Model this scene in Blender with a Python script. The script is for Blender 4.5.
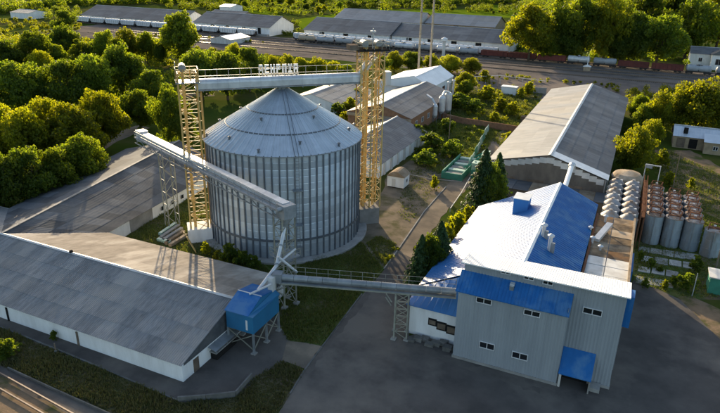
import bpy, bmesh, math, random
from math import sin, cos, pi, radians, hypot, atan2, sqrt
from mathutils import Vector, Matrix

random.seed(7)
for o in list(bpy.data.objects): bpy.data.objects.remove(o)
scene = bpy.context.scene
col = scene.collection

# ------------------------------------------------------------------ camera
# world axes follow the site grid: X along the big shed, Y away from it
CAM_H, FPX, PITCH, ROLL, YAW = 43.0, 610.0, radians(22.0), radians(1.25), radians(24.2)
SUN_AZ, SUN_EL = radians(-39.2), radians(13.2)      # azimuth from +Y, towards -X
_F = Vector((0, cos(PITCH), -sin(PITCH))); _U = Vector((0, sin(PITCH), cos(PITCH))); _R = Vector((1, 0, 0))
_R, _U = _R*cos(ROLL)+_U*sin(ROLL), -_R*sin(ROLL)+_U*cos(ROLL)
_ROT = Matrix.Rotation(YAW, 3, 'Z')
_R, _U, _F = _ROT@_R, _ROT@_U, _ROT@_F
CAM = Vector((0, 0, CAM_H))
cd = bpy.data.cameras.new('camera'); cam = bpy.data.objects.new('camera', cd); col.objects.link(cam)
cam.matrix_world = Matrix(((_R.x, _U.x, -_F.x, 0), (_R.y, _U.y, -_F.y, 0), (_R.z, _U.z, -_F.z, CAM_H), (0, 0, 0, 1)))
cd.sensor_fit = 'HORIZONTAL'; cd.sensor_width = 36; cd.lens = 36*FPX/720; cd.clip_start = 0.5; cd.clip_end = 6000
scene.camera = cam
# ------------------------------------------------------------------ sky, sun, exposure
w = bpy.data.worlds.new('World'); scene.world = w; w.use_nodes = True
nt = w.node_tree; sky = nt.nodes.new('ShaderNodeTexSky'); sky.sky_type = 'NISHITA'; sky.sun_disc = False
sky.sun_elevation = SUN_EL; sky.sun_rotation = SUN_AZ; sky.altitude = 100; sky.air_density = 1.0; sky.dust_density = 2.2; sky.ozone_density = 0.9
bg = nt.nodes['Background']; bg.inputs[1].default_value = 0.146
nt.links.new(sky.outputs[0], bg.inputs[0])
sd = bpy.data.lights.new('sun', 'SUN'); sd.energy = 5.0; sd.angle = radians(0.55); sd.color = (1.0, 0.80, 0.52)
so = bpy.data.objects.new('sun', sd); col.objects.link(so)
SUNV = Vector((sin(SUN_AZ)*cos(SUN_EL), cos(SUN_AZ)*cos(SUN_EL), sin(SUN_EL)))
so.rotation_euler = SUNV.to_track_quat('Z', 'Y').to_euler(); so.location = (-200, 200, 120)
scene.view_settings.view_transform = 'Standard'; scene.view_settings.look = 'None'
scene.view_settings.exposure = 1.05; scene.view_settings.gamma = 1.0; scene.view_settings.use_curve_mapping = False
scene.render.engine = 'CYCLES'
scene.cycles.max_bounces = 6; scene.cycles.diffuse_bounces = 3; scene.cycles.glossy_bounces = 3; scene.cycles.transmission_bounces = 3

# ------------------------------------------------------------------ photo pixel -> place
def ray(px, py): return _F + _R*((px-360)/FPX) - _U*((py-206.5)/FPX)
def P(px, py, z=0.0):
    d = ray(px, py); return CAM + d*((z-CAM_H)/d.z)
def PY(px, py, y):
    d = ray(px, py); return CAM + d*(y/d.y)
def PX(px, py, x):
    d = ray(px, py); return CAM + d*(x/d.x)
def Q(X):
    d = Vector(X)-CAM; z = d.dot(_F); return 360+FPX*d.dot(_R)/z, 206.5-FPX*d.dot(_U)/z
def hat(b, py):
    lo, hi = -5, 90
    for _ in range(40):
        m = (lo+hi)/2
        if Q((b[0], b[1], m))[1] > py: lo = m
        else: hi = m
    return lo
def pxm(b):                                    # pixels per metre at a place
    return FPX/((Vector(b)-CAM).dot(_F))

# ------------------------------------------------------------------ materials
def mat(name, c1, c2=None, scale=0.4, rough=0.7, metal=0.0, rnd=0.0, streak=0.0, bump=0.0, bscale=6.0, spec=0.4, detail=5.0, contrast=(0.35, 0.65), c3=None, s3=0.05, vec=None, coat=0.0, cracks=0.0):
    m = bpy.data.materials.new(name); m.use_nodes = True
    n = m.node_tree; L = n.links.new; b = n.nodes['Principled BSDF']
    b.inputs['Roughness'].default_value = rough; b.inputs['Metallic'].default_value = metal
    b.inputs['Specular IOR Level'].default_value = 0.0 if rough >= 0.9 else spec
    if coat: b.inputs['Coat Weight'].default_value = coat; b.inputs['Coat Roughness'].default_value = 0.35
    geo = n.nodes.new('ShaderNodeNewGeometry')
    mp = n.nodes.new('ShaderNodeMapping'); L(geo.outputs['Position'], mp.inputs[0])
    if streak: mp.inputs['Scale'].default_value = (1, 1, streak)
    if vec: mp.inputs['Scale'].default_value = vec
    out = None
    def noise(sc, det, src):
        t = n.nodes.new('ShaderNodeTexNoise'); t.inputs['Scale'].default_value = sc; t.inputs['Detail'].default_value = det
        t.inputs['Roughness'].default_value = 0.62; L(src, t.inputs['Vector']); return t
    def ramp(t, a, bb):
        r = n.nodes.new('ShaderNodeMapRange'); r.inputs[1].default_value = a; r.inputs[2].default_value = bb; L(t.outputs[0], r.inputs[0]); return r
    c2 = c2 or tuple(x*0.75 for x in c1)
    mx = n.nodes.new('ShaderNodeMix'); mx.data_type = 'RGBA'
    mx.inputs[6].default_value = (*c1, 1); mx.inputs[7].default_value = (*c2, 1)
    L(ramp(noise(scale, detail, mp.outputs[0]), *contrast).outputs[0], mx.inputs[0]); out = mx.outputs[2]
    if c3:
        m3 = n.nodes.new('ShaderNodeMix'); m3.data_type = 'RGBA'; m3.inputs[7].default_value = (*c3, 1)
        L(out, m3.inputs[6]); L(ramp(noise(s3, 6, mp.outputs[0]), 0.48, 0.62).outputs[0], m3.inputs[0]); out = m3.outputs[2]
    if cracks:
        vo = n.nodes.new('ShaderNodeTexVoronoi'); vo.feature = 'DISTANCE_TO_EDGE'; vo.inputs['Scale'].default_value = cracks
        wn = noise(.6, 4, geo.outputs['Position']); va = n.nodes.new('ShaderNodeVectorMath'); va.operation = 'MULTIPLY_ADD'; L(wn.outputs['Color'], va.inputs[0]); va.inputs[1].default_value = (3, 3, 3); L(geo.outputs['Position'], va.inputs[2]); L(va.outputs[0], vo.inputs['Vector'])
        cr = ramp(vo, 0.0, 0.012); cm_ = n.nodes.new('ShaderNodeMix'); cm_.data_type = 'RGBA'; cm_.inputs[6].default_value = (.022, .022, .02, 1); L(out, cm_.inputs[7])
        fade = ramp(noise(.09, 3, geo.outputs['Position']), .45, .6); mm = n.nodes.new('ShaderNodeMath'); mm.operation = 'MAXIMUM'; L(cr.outputs[0], mm.inputs[0]); L(fade.outputs[0], mm.inputs[1]); L(mm.outputs[0], cm_.inputs[0]); out = cm_.outputs[2]
    if rnd:
        oi = n.nodes.new('ShaderNodeObjectInfo'); r = n.nodes.new('ShaderNodeMapRange')
        r.inputs[3].default_value = 1-rnd; r.inputs[4].default_value = 1+rnd; L(oi.outputs['Random'], r.inputs[0])
        vm = n.nodes.new('ShaderNodeVectorMath'); vm.operation = 'SCALE'; L(out, vm.inputs[0]); L(r.outputs[0], vm.inputs['Scale']); out = vm.outputs[0]
    L(out, b.inputs['Base Color'])
    if bump:
        t = noise(bscale, 4, geo.outputs['Position']); bp = n.nodes.new('ShaderNodeBump'); bp.inputs['Strength'].default_value = bump
        bp.inputs['Distance'].default_value = 0.05; L(t.outputs[0], bp.inputs['Height']); L(bp.outputs[0], b.inputs['Normal'])
    return m
def leafmat(name, ca, cb, trans, tcol, rough=0.6):
    m = bpy.data.materials.new(name); m.use_nodes = True; n = m.node_tree; L = n.links.new
    b = n.nodes['Principled BSDF']; b.inputs['Roughness'].default_value = rough; b.inputs['Specular IOR Level'].default_value = 0.25
    geo = n.nodes.new('ShaderNodeNewGeometry'); oi = n.nodes.new('ShaderNodeObjectInfo')
    mx = n.nodes.new('ShaderNodeMix'); mx.data_type = 'RGBA'; mx.inputs[6].default_value = (*ca, 1); mx.inputs[7].default_value = (*cb, 1)
    L(geo.outputs['Random Per Island'], mx.inputs[0])
    r = n.nodes.new('ShaderNodeMapRange'); r.inputs[3].default_value = 0.7; r.inputs[4].default_value = 1.25; L(oi.outputs['Random'], r.inputs[0])
    vm = n.nodes.new('ShaderNodeVectorMath'); vm.operation = 'SCALE'; L(mx.outputs[2], vm.inputs[0]); L(r.outputs[0], vm.inputs['Scale'])
    L(vm.outputs[0], b.inputs['Base Color'])
    tr = n.nodes.new('ShaderNodeBsdfTranslucent'); tm = n.nodes.new('ShaderNodeVectorMath'); tm.operation = 'MULTIPLY'
    L(vm.outputs[0], tm.inputs[0]); tm.inputs[1].default_value = tcol; L(tm.outputs[0], tr.inputs[0])
    ms = n.nodes.new('ShaderNodeMixShader'); ms.inputs[0].default_value = trans
    L(b.outputs[0], ms.inputs[1]); L(tr.outputs[0], ms.inputs[2]); L(ms.outputs[0], n.nodes['Material Output'].inputs[0])
    return m
G = {}
G['ground'] = mat('ground_soil', (0.040, 0.066, 0.012), (0.062, 0.074, 0.016), 0.12, 0.95, c3=(0.085, 0.080, 0.030), s3=0.03, bump=0.6, bscale=3)
G['meadow'] = mat('meadow', (0.13, 0.18, 0.010), (0.09, 0.14, 0.010), 0.08, 0.95, bump=0.5)
G['turf'] = mat('turf', (0.066, 0.112, 0.026), (0.115, 0.120, 0.044), 0.35, 0.95, c3=(0.13, 0.105, 0.065), s3=0.16, bump=0.8, bscale=5)
G['turf_dry'] = mat('dry_turf', (0.060, 0.072, 0.028), (0.105, 0.092, 0.052), 0.3, 0.95, c3=(0.13, 0.105, 0.07), s3=0.14, bump=0.8, bscale=5)
G['asphalt_patch'] = mat('asphalt_patch', (0.075, 0.070, 0.067), (0.055, 0.052, 0.050), 0.5, 0.95)
G['asphalt_dust'] = mat('dusty_asphalt', (0.150, 0.132, 0.115), (0.105, 0.095, 0.085), 0.35, 0.95, detail=8)
G['worn'] = mat('worn_ground', (0.23, 0.185, 0.135), (0.14, 0.118, 0.088), 0.3, 0.95, c3=(0.10, 0.095, 0.050), s3=0.22, bump=.6, bscale=4)
G['asphalt'] = mat('asphalt', (0.132, 0.118, 0.106), (0.080, 0.073, 0.068), 0.16, 0.92, c3=(0.185, 0.163, 0.140), s3=0.06, bump=0.35, bscale=8, detail=9)
G['asphalt_old'] = mat('old_asphalt', (0.21, 0.175, 0.135), (0.125, 0.108, 0.088), 0.3, 0.95, c3=(0.27, 0.22, 0.165), s3=0.15, bump=0.5, bscale=5)
G['dirt'] = mat('dirt', (0.24, 0.17, 0.11), (0.16, 0.12, 0.08), 0.4, 0.95, c3=(0.08, 0.09, 0.03), s3=0.2, bump=0.7, bscale=4)
G['ballast'] = mat('ballast', (0.175, 0.150, 0.130), (0.115, 0.102, 0.094), 0.15, 0.95, c3=(0.21, 0.175, 0.15), s3=0.05, bump=0.8, bscale=6)
G['concrete'] = mat('concrete', (0.34, 0.33, 0.31), (0.24, 0.235, 0.22), 0.6, 0.9, rnd=0.15, bump=0.3)
G['annex_slab'] = mat('stained_slab', (0.30, 0.235, 0.165), (0.20, 0.145, 0.09), 0.9, 0.95, rnd=0.25, c3=(0.13, 0.105, 0.08), s3=.5)
G['annex_rust'] = mat('rusty_slab', (0.28, 0.17, 0.09), (0.18, 0.11, 0.065), 0.9, 0.95, rnd=0.2, c3=(0.12, 0.10, 0.08), s3=.6)
G['concrete_tan'] = mat('stained_concrete', (0.40, 0.33, 0.25), (0.27, 0.20, 0.13), 0.5, 0.9, rnd=0.2, bump=0.3)
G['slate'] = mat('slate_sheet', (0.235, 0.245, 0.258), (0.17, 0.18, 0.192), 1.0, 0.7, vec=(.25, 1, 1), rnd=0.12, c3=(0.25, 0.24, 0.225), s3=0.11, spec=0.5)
G['slate_old'] = mat('weathered_slate', (0.25, 0.24, 0.23), (0.17, 0.172, 0.175), 1.2, 0.8, vec=(.25, 1, 1), rnd=0.22, c3=(0.245, 0.235, 0.22), s3=0.14, spec=0.5)
G['slate_tan'] = mat('sunlit_tan_slate', (0.36, 0.32, 0.275), (0.26, 0.23, 0.195), 1.2, 0.9, rnd=0.12, c3=(0.45, 0.41, 0.36), s3=0.25, spec=0.15, vec=(1, .25, 1))  # tan staining, also lightened and warmed for the sun on this slope
G['slate_front'] = mat('grey_slate', (0.235, 0.24, 0.245), (0.155, 0.16, 0.167), 2.6, 0.8, rnd=0.15, c3=(0.27, 0.262, 0.25), s3=0.3, spec=0.25, vec=(1, .12, 1), detail=7)
G['slab'] = mat('pale_slab', (0.46, 0.45, 0.42), (0.32, 0.31, 0.285), 0.8, 0.95, rnd=0.2, bump=.3, c3=(0.24, 0.23, 0.19), s3=.5)
G['concrete_dark'] = mat('dark_concrete', (0.17, 0.165, 0.155), (0.11, 0.108, 0.10), 0.9, 0.95, rnd=0.2, bump=0.4)
G['shedwall'] = mat('dingy_wall', (0.19, 0.165, 0.14), (0.13, 0.115, 0.10), 0.6, 0.95, streak=0.4)
G['slate_mid'] = mat('mid_slate', (0.115, 0.12, 0.128), (0.082, 0.087, 0.095), 0.4, 0.85, rnd=0.32, c3=(0.16, 0.155, 0.15), s3=0.12, spec=.2)
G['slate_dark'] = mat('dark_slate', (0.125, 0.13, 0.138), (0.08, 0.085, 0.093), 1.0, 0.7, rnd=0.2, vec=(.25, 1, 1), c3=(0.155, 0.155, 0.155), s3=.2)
G['flashing'] = mat('ridge_flashing', (0.55, 0.55, 0.54), (0.42, 0.42, 0.41), 1.0, 0.5)
G['white'] = mat('whitewash', (0.86, 0.86, 0.85), (0.72, 0.71, 0.69), 0.7, 0.85, streak=0.25, bump=0.15)
G['white_dirty'] = mat('dirty_whitewash', (0.66, 0.65, 0.62), (0.48, 0.46, 0.42), 0.5, 0.85, streak=0.3, rnd=0.05)
G['galv'] = mat('galvanised', (0.58, 0.64, 0.69), (0.41, 0.46, 0.51), 0.35, 0.42, metal=0.35, rnd=0.22, streak=0.3, contrast=(0.3, 0.7))  # tone steps between wall rings stand in for bands of reflected light
G['galv_dark'] = mat('galvanised_post', (0.165, 0.185, 0.21), (0.115, 0.13, 0.15), 0.8, 0.5, metal=0.4)
G['galv_roof'] = mat('galvanised_roof', (0.57, 0.62, 0.67), (0.47, 0.52, 0.57), 0.5, 0.42, metal=0.45, rnd=0.07)
G['steel'] = mat('pale_steel', (0.62, 0.63, 0.64), (0.48, 0.50, 0.52), 0.8, 0.42, metal=0.3, rnd=0.08)
G['steel_grey'] = mat('grey_steel', (0.30, 0.32, 0.34), (0.20, 0.22, 0.23), 0.8, 0.5, metal=0.3, rnd=0.1)
G['yellow'] = mat('yellow_steel', (0.60, 0.41, 0.13), (0.44, 0.30, 0.11), 1.2, 0.6, rnd=0.2)
G['trestle'] = mat('trestle_steel', (0.33, 0.33, 0.27), (0.22, 0.215, 0.175), 1.2, 0.6, rnd=0.2)
G['blue_roof_lit'] = mat('blue_roof_lit', (0.050, 0.190, 0.46), (0.040, 0.165, 0.41), 0.5, 0.50, metal=0.0, spec=0.5, rnd=0.06)  # hall roof blue made paler and glossier for sun on its left slope
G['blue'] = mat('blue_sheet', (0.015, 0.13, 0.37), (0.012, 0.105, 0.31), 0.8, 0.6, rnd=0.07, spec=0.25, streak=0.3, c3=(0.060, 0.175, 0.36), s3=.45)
G['blue_bin'] = mat('blue_bin', (0.025, 0.17, 0.33), (0.025, 0.14, 0.28), 0.6, 0.5, streak=0.3)
G['white_roof'] = mat('white_roof', (0.86, 0.86, 0.85), (0.78, 0.78, 0.77), 0.5, 0.5, rnd=0.05)
G['siding'] = mat('grey_siding', (0.325, 0.35, 0.37), (0.265, 0.288, 0.308), 0.5, 0.5, streak=0.15, rnd=0.05)
G['glass'] = mat('dark_glass', (0.012, 0.014, 0.018), (0.02, 0.022, 0.026), 0.5, 0.12, spec=0.6)
G['frame'] = mat('window_frame', (0.72, 0.72, 0.72), (0.6, 0.6, 0.6), 1, 0.5)
G['dark'] = mat('dark_opening', (0.02, 0.02, 0.02), (0.03, 0.028, 0.026), 1, 0.9)
G['brick'] = mat('brick_wall', (0.30, 0.17, 0.10), (0.22, 0.12, 0.075), 1.5, 0.9, rnd=0.05, bump=0.3)
G['tanwall'] = mat('tan_wall', (0.38, 0.30, 0.20), (0.28, 0.22, 0.15), 0.8, 0.9)
G['wood'] = mat('grey_wood', (0.20, 0.16, 0.12), (0.13, 0.10, 0.08), 1.2, 0.9, rnd=0.2)
G['rust'] = mat('rust', (0.155, 0.085, 0.06), (0.14, 0.07, 0.04), 1.5, 0.9, rnd=0.2)
G['tank'] = mat('tank_metal', (0.34, 0.345, 0.35), (0.24, 0.235, 0.235), 0.8, 0.6, metal=0.2, rnd=0.25, streak=0.3, c3=(0.30, 0.22, 0.16), s3=0.5)
G['tank_lid'] = mat('rusty_lid', (0.36, 0.30, 0.25), (0.24, 0.15, 0.10), 0.9, 0.8, rnd=0.25, c3=(0.42, 0.41, 0.40), s3=.4)
G['tank_blue'] = mat('tank_side', (0.31, 0.365, 0.41), (0.22, 0.26, 0.295), 0.8, 0.5, metal=0.2, rnd=0.2, streak=0.25, c3=(0.20, 0.19, 0.18), s3=.45)
G['wagon_red'] = mat('wagon_red', (0.15, 0.040, 0.030), (0.10, 0.030, 0.024), 0.8, 0.8, rnd=0.25)
G['wagon_grey'] = mat('wagon_grey', (0.34, 0.36, 0.38), (0.24, 0.26, 0.28), 0.6, 0.5, rnd=0.2)
G['wagon_white'] = mat('wagon_white', (0.66, 0.67, 0.68), (0.50, 0.51, 0.52), 0.5, 0.6, rnd=0.12, streak=.3)
G['wagon_tan'] = mat('wagon_tan', (0.40, 0.34, 0.26), (0.32, 0.27, 0.20), 0.6, 0.6, rnd=0.1)
G['black'] = mat('black_steel', (0.025, 0.024, 0.024), (0.04, 0.036, 0.033), 1, 0.7)
G['rail'] = mat('rail_steel', (0.28, 0.22, 0.17), (0.20, 0.15, 0.12), 2, 0.45, metal=0.5)
G['sleeper'] = mat('sleeper', (0.10, 0.085, 0.07), (0.07, 0.06, 0.05), 1, 0.95, rnd=0.2)
G['green'] = mat('green_paint', (0.05, 0.25, 0.17), (0.04, 0.18, 0.12), 0.8, 0.6, rnd=0.1)
G['green_pale'] = mat('pale_green_paint', (0.38, 0.55, 0.47), (0.28, 0.42, 0.36), 0.8, 0.6, rnd=0.1)
G['bark'] = mat('bark', (0.11, 0.085, 0.06), (0.07, 0.055, 0.04), 2, 0.95)
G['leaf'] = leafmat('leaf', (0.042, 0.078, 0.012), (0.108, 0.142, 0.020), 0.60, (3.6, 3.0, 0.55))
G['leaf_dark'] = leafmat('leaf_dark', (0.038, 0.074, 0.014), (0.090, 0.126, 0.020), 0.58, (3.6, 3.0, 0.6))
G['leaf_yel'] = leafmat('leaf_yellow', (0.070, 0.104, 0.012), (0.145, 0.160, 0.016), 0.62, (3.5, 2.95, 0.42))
G['needle'] = leafmat('needle', (0.026, 0.058, 0.018), (0.050, 0.090, 0.024), 0.30, (2.0, 1.9, 0.6))
G['grass_dry'] = leafmat('dry_grass_blade', (0.060, 0.076, 0.024), (0.135, 0.118, 0.060), 0.35, (1.7, 1.6, 0.7))
G['grass'] = leafmat('grass_blade', (0.064, 0.108, 0.022), (0.150, 0.145, 0.056), 0.38, (1.8, 1.7, 0.6))

# ------------------------------------------------------------------ mesh helpers
class MB:
    def __init__(s): s.v = []; s.f = []
    def quad(s, *p):
        i = len(s.v); s.v += [tuple(q) for q in p]; s.f.append(tuple(range(i, i+len(p)))); return s
    def box(s, x0, x1, y0, y1, z0, z1):
        i = len(s.v)
        s.v += [(x0,y0,z0),(x1,y0,z0),(x1,y1,z0),(x0,y1,z0),(x0,y0,z1),(x1,y0,z1),(x1,y1,z1),(x0,y1,z1)]
        s.f += [tuple(i+k for k in q) for q in ((0,3,2,1),(4,5,6,7),(0,1,5,4),(1,2,6,5),(2,3,7,6),(3,0,4,7))]; return s
    def hexa(s, p):                      # 8 points: 4 lower, 4 upper
        i = len(s.v); s.v += [tuple(q) for q in p]
        s.f += [tuple(i+k for k in q) for q in ((0,3,2,1),(4,5,6,7),(0,1,5,4),(1,2,6,5),(2,3,7,6),(3,0,4,7))]; return s
    def prism(s, poly, axis, a, b):      # poly in the two other axes, extruded along axis
        n = len(poly); i = len(s.v)
        def pt(q, t):
            return (t, q[0], q[1]) if axis == 'x' else (q[0], t, q[1]) if axis == 'y' else (q[0], q[1], t)
        s.v += [pt(q, a) for q in poly]+[pt(q, b) for q in poly]
        s.f += [tuple(range(i, i+n)), tuple(range(i+2*n-1, i+n-1, -1))]
        for k in range(n): s.f.append((i+k, i+n+k, i+n+(k+1) % n, i+(k+1) % n))
        return s
    def tube(s, p, q, r0, r1=None, n=10, caps=True):
        r1 = r0 if r1 is None else r1; p = Vector(p); q = Vector(q); d = (q-p).normalized()
        a = d.orthogonal().normalized(); b = d.cross(a); i = len(s.v)
        for c, r in ((p, r0), (q, r1)):
            for k in range(n):
                t = 2*pi*k/n; s.v.append(tuple(c+a*(r*cos(t))+b*(r*sin(t))))
        for k in range(n): s.f.append((i+k, i+(k+1) % n, i+n+(k+1) % n, i+n+k))
        if caps: s.f += [tuple(range(i+n-1, i-1, -1)), tuple(range(i+n, i+2*n))]
        return s
    def path(s, pts, r, n=8):
        for a, b in zip(pts[:-1], pts[1:]): s.tube(a, b, r, r, n)
        return s
    def lathe(s, prof, n=24, c=(0, 0, 0)):
        i = len(s.v); m = len(prof)
        for r, z in prof:
            for k in range(n):
                t = 2*pi*k/n; s.v.append((c[0]+r*cos(t), c[1]+r*sin(t), c[2]+z))
        for j in range(m-1):
            for k in range(n): s.f.append((i+j*n+k, i+j*n+(k+1) % n, i+(j+1)*n+(k+1) % n, i+(j+1)*n+k))
        return s
    def bar(s, p, q, w, h=None):
        h = h or w; p = Vector(p); q = Vector(q); d = (q-p).normalized()
        a = d.cross(Vector((0, 0, 1)))
        a = a.normalized() if a.length > 1e-4 else Vector((1, 0, 0)); b = a.cross(d)
        pts = []
        for c in (p, q):
            for x, y in ((-1, -1), (1, -1), (1, 1), (-1, 1)): pts.append(c+a*(x*w/2)+b*(y*h/2))
        return s.hexa(pts)
    def mesh(s, name, m, base=(0, 0, 0), smooth=False):
        me = bpy.data.meshes.new(name); b = base
        me.from_pydata([(x-b[0], y-b[1], z-b[2]) for x, y, z in s.v], [], s.f)
        me.materials.append(G[m]); 
        bm = bmesh.new(); bm.from_mesh(me); bmesh.ops.recalc_face_normals(bm, faces=bm.faces); bm.to_mesh(me); bm.free()
        if smooth: me.polygons.foreach_set('use_smooth', [True]*len(me.polygons))
        return me
    def build(s, name, m, parent=None, smooth=False):
        base = parent['_b'] if parent is not None and '_b' in parent else (0, 0, 0)
        o = bpy.data.objects.new(name, s.mesh(name, m, base, smooth)); col.objects.link(o)
        if parent is not None: o.parent = parent; o['_b'] = base
        return o
def B(): return MB()
def thing(name, label, cat, base=(0, 0, 0), group=None):
    o = bpy.data.objects.new(name, None); col.objects.link(o); o.location = base; o['_b'] = tuple(base)
    o.empty_display_size = 0.5; o['label'] = label; o['category'] = cat
    if group: o['group'] = group
    return o
def tag(o, label, cat, group=None):
    o['label'] = label; o['category'] = cat
    if group: o['group'] = group
    return o
def centre(o):                           # put a single-mesh thing's origin at its own base
    vs = o.data.vertices; n = len(vs)
    c = Vector((sum(v.co.x for v in vs)/n, sum(v.co.y for v in vs)/n, min(v.co.z for v in vs)))
    o.data.transform(Matrix.Translation(-c)); o.location = o.location+c; return o
def struct(o): o['kind'] = 'structure'; return o
def stuff(o): o['kind'] = 'stuff'; return o
_unit = {}
def unit_bar(m):
    if m not in _unit: _unit[m] = B().box(-.5, .5, -.5, .5, 0, 1).mesh('bar_'+m, m)
    return _unit[m]
def bar_obj(name, p, q, wd, m, parent, hd=None):
    base = Vector(parent['_b']); p = Vector(p)-base; q = Vector(q)-base; d = q-p
    a = d.cross(Vector((0, 0, 1))); a = a.normalized() if a.length > 1e-4 else Vector((1, 0, 0)); b = d.normalized().cross(a).normalized()
    hd = hd or wd
    o = bpy.data.objects.new(name, unit_bar(m)); col.objects.link(o); o.parent = parent; o['_b'] = parent['_b']
    M = Matrix.Identity(4)
    for i in range(3): M[i][0] = a[i]*wd; M[i][1] = b[i]*hd; M[i][2] = d[i]; M[i][3] = p[i]
    o.matrix_basis = M; return o
def put(name, me, parent, loc=(0, 0, 0), rz=0, sc=(1, 1, 1)):     # shared mesh as a part
    o = bpy.data.objects.new(name, me); col.objects.link(o); o.parent = parent; o['_b'] = parent['_b']
    o.location = Vector(loc)-Vector(parent['_b']); o.rotation_euler = (0, 0, rz); o.scale = sc; return o
def copy_tree(o, parent=None):
    c = o.copy(); col.objects.link(c); c.parent = parent
    for ch in list(o.children): copy_tree(ch, c)
    return c
def inst(proto, loc, rz=0, sc=(1, 1, 1), label=None, used=set()):
    o = copy_tree(proto) if proto.name in used else proto
    used.add(proto.name); o.location = loc; o.rotation_euler = (0, 0, rz); o.scale = sc
    if label: o['label'] = label
    return o
def lerp(a, b, t): return Vector(a)*(1-t)+Vector(b)*t
def sheets(parent, a, b, c, d, nu, nv, m, name='roof_sheet', waves=4, lift=0.03, amp=0.011, skip=0.0):
    """roof slope a-b (ridge) to d-c (eave) laid out in nv rows of nu lapped corrugated sheets"""
    a, b, c, d = map(Vector, (a, b, c, d)); nrm = (b-a).cross(d-a).normalized()
    if nrm.z < 0: nrm = -nrm
    def pt(u, v): return lerp(lerp(a, b, u), lerp(d, c, u), v)
    for j in range(nv):
        for i in range(nu):
            if random.random() < skip: continue
            mb = B(); k = waves*2; off = random.uniform(0, 0.006); tw = random.uniform(-.004, .004)
            v0 = j/nv; v1 = (j+1)/nv+0.03/nv*2.0
            if j == nv-1: v1 = 1
            rows = []
            for v, h in ((v0, 0.012), (v1, lift)):
                rows.append([pt((i+q/k)/nu, v)+nrm*(h+off+tw*(q/k)+amp*(1 if q % 2 else -1)) for q in range(k+1)])
            for q in range(k): mb.quad(rows[0][q], rows[0][q+1], rows[1][q+1], rows[1][q])
            # lower lip
            lo = [p-nrm*0.03 for p in rows[1]]
            for q in range(k): mb.quad(rows[1][q], rows[1][q+1], lo[q+1], lo[q])
            mb.build(name, m, parent)
def poly_sheet(name, pts, z, m, jag=0.0, step=2.0, kind='structure'):
    pts = [Vector((p[0], p[1], 0)) for p in pts]; out = []
    rr = random.Random(len(pts)*31+int(z*1000))
    for a, b in zip(pts, pts[1:]+pts[:1]):
        n = max(1, int((b-a).length/step)) if jag else 1
        for k in range(n):
            p = a.lerp(b, k/n)
            if jag and k: p = p+Vector((rr.uniform(-jag, jag), rr.uniform(-jag, jag), 0))
            out.append(p)
    bm = bmesh.new(); vs = [bm.verts.new((p.x, p.y, z)) for p in out]; f = bm.faces.new(vs)
    if f.normal.z < 0: f.normal_flip()
    bm.normal_update()
    if f.normal.z < 0: bmesh.ops.reverse_faces(bm, faces=[f])
    bmesh.ops.triangulate(bm, faces=bm.faces)
    me = bpy.data.meshes.new(name); bm.to_mesh(me); bm.free(); me.materials.append(G[m])
    o = bpy.data.objects.new(name, me); col.objects.link(o); o['kind'] = kind; return o

# ================================================================== GROUND, ROADS, YARDS
def px(*pp, z=0.0): return [P(x, y, z) for x, y in pp]
gm = B(); N = 24
for i in range(N):
    for j in range(N):
        x0, x1 = -2600+5200*i/N, -2600+5200*(i+1)/N; y0, y1 = -1200+5200*j/N, -1200+5200*(j+1)/N
        gm.quad((x0, y0, 0), (x1, y0, 0), (x1, y1, 0), (x0, y1, 0))
struct(gm.build('ground', 'ground'))
# working yard, asphalt
poly_sheet('asphalt_yard', px((268, 430), (292, 392), (305, 370), (321, 346), (345, 315), (364, 293), (384, 270), (398, 252), (420, 262), (412, 300), (409, 336), (440, 325), (600, 325), (622, 295), (634, 280), (655, 288), (679, 299), (726, 341), (735, 430)), 0.030, 'asphalt', 0.15)
poly_sheet('road', px((384, 271), (398, 245), (424, 212), (452, 180), (478, 150), (505, 128), (516, 128), (496, 152), (474, 180), (452, 205), (425, 240), (411, 272)), 0.024, 'asphalt_old', 0.3)
poly_sheet('yard', px((352, 240), (382, 192), (390, 172), (420, 156), (474, 150), (456, 180), (428, 215), (402, 248), (388, 272), (366, 250)), 0.018, 'worn', 0.5)
poly_sheet('concrete_apron', px((287, 341), (321, 346), (305, 369), (282, 360)), 0.034, 'asphalt_old', 0.2)
poly_sheet('loading_apron', px((182, 376), (215, 330), (240, 318), (276, 316), (290, 341), (287, 362), (266, 372), (250, 386), (236, 396), (182, 401), (150, 388)), 0.022, 'asphalt', 0.2)
poly_sheet('service_strip', px((-12, 308), (182, 374), (190, 400), (182, 402), (0, 327), (-12, 322)), 0.020, 'asphalt', 0.1)
poly_sheet('grass_bank', px((-12, 322), (0, 327), (182, 402), (236, 397), (252, 378), (282, 360), (304, 370), (277, 413), (262, 435), (150, 430), (8, 369), (-12, 360)), 0.012, 'turf_dry', 0.25)
poly_sheet('grass_wedge', px((285, 282), (300, 262), (335, 252), (362, 240), (384, 268), (364, 293), (345, 315), (321, 345), (287, 341), (278, 325)), 0.012, 'turf', 0.25)
poly_sheet('grass_court', px((124, 238), (203, 180), (215, 200), (212, 240), (232, 250), (262, 262), (285, 280), (262, 282), (180, 252)), 0.012, 'turf', 0.25)
poly_sheet('gravel_track', px((-12, 358), (8, 369), (150, 432), (80, 440), (-12, 385)), 0.016, 'asphalt', 0.15)
poly_sheet('sandy_strip', px((-14, 366), (0, 376), (60, 410), (95, 428), (60, 445), (-14, 420)), 0.026, 'dirt', 0.3)
poly_sheet('rail_yard', [(-330, 252), (-120, 255), (-60, 248), (10, 252), (150, 262), (150, 312), (-330, 318)], 0.014, 'ballast', 2.0, 8)
poly_sheet('rail_yard_apron', [(-70, 213), (150, 222), (150, 258), (-70, 252)], 0.010, 'ballast', 2.5, 8)
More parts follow.
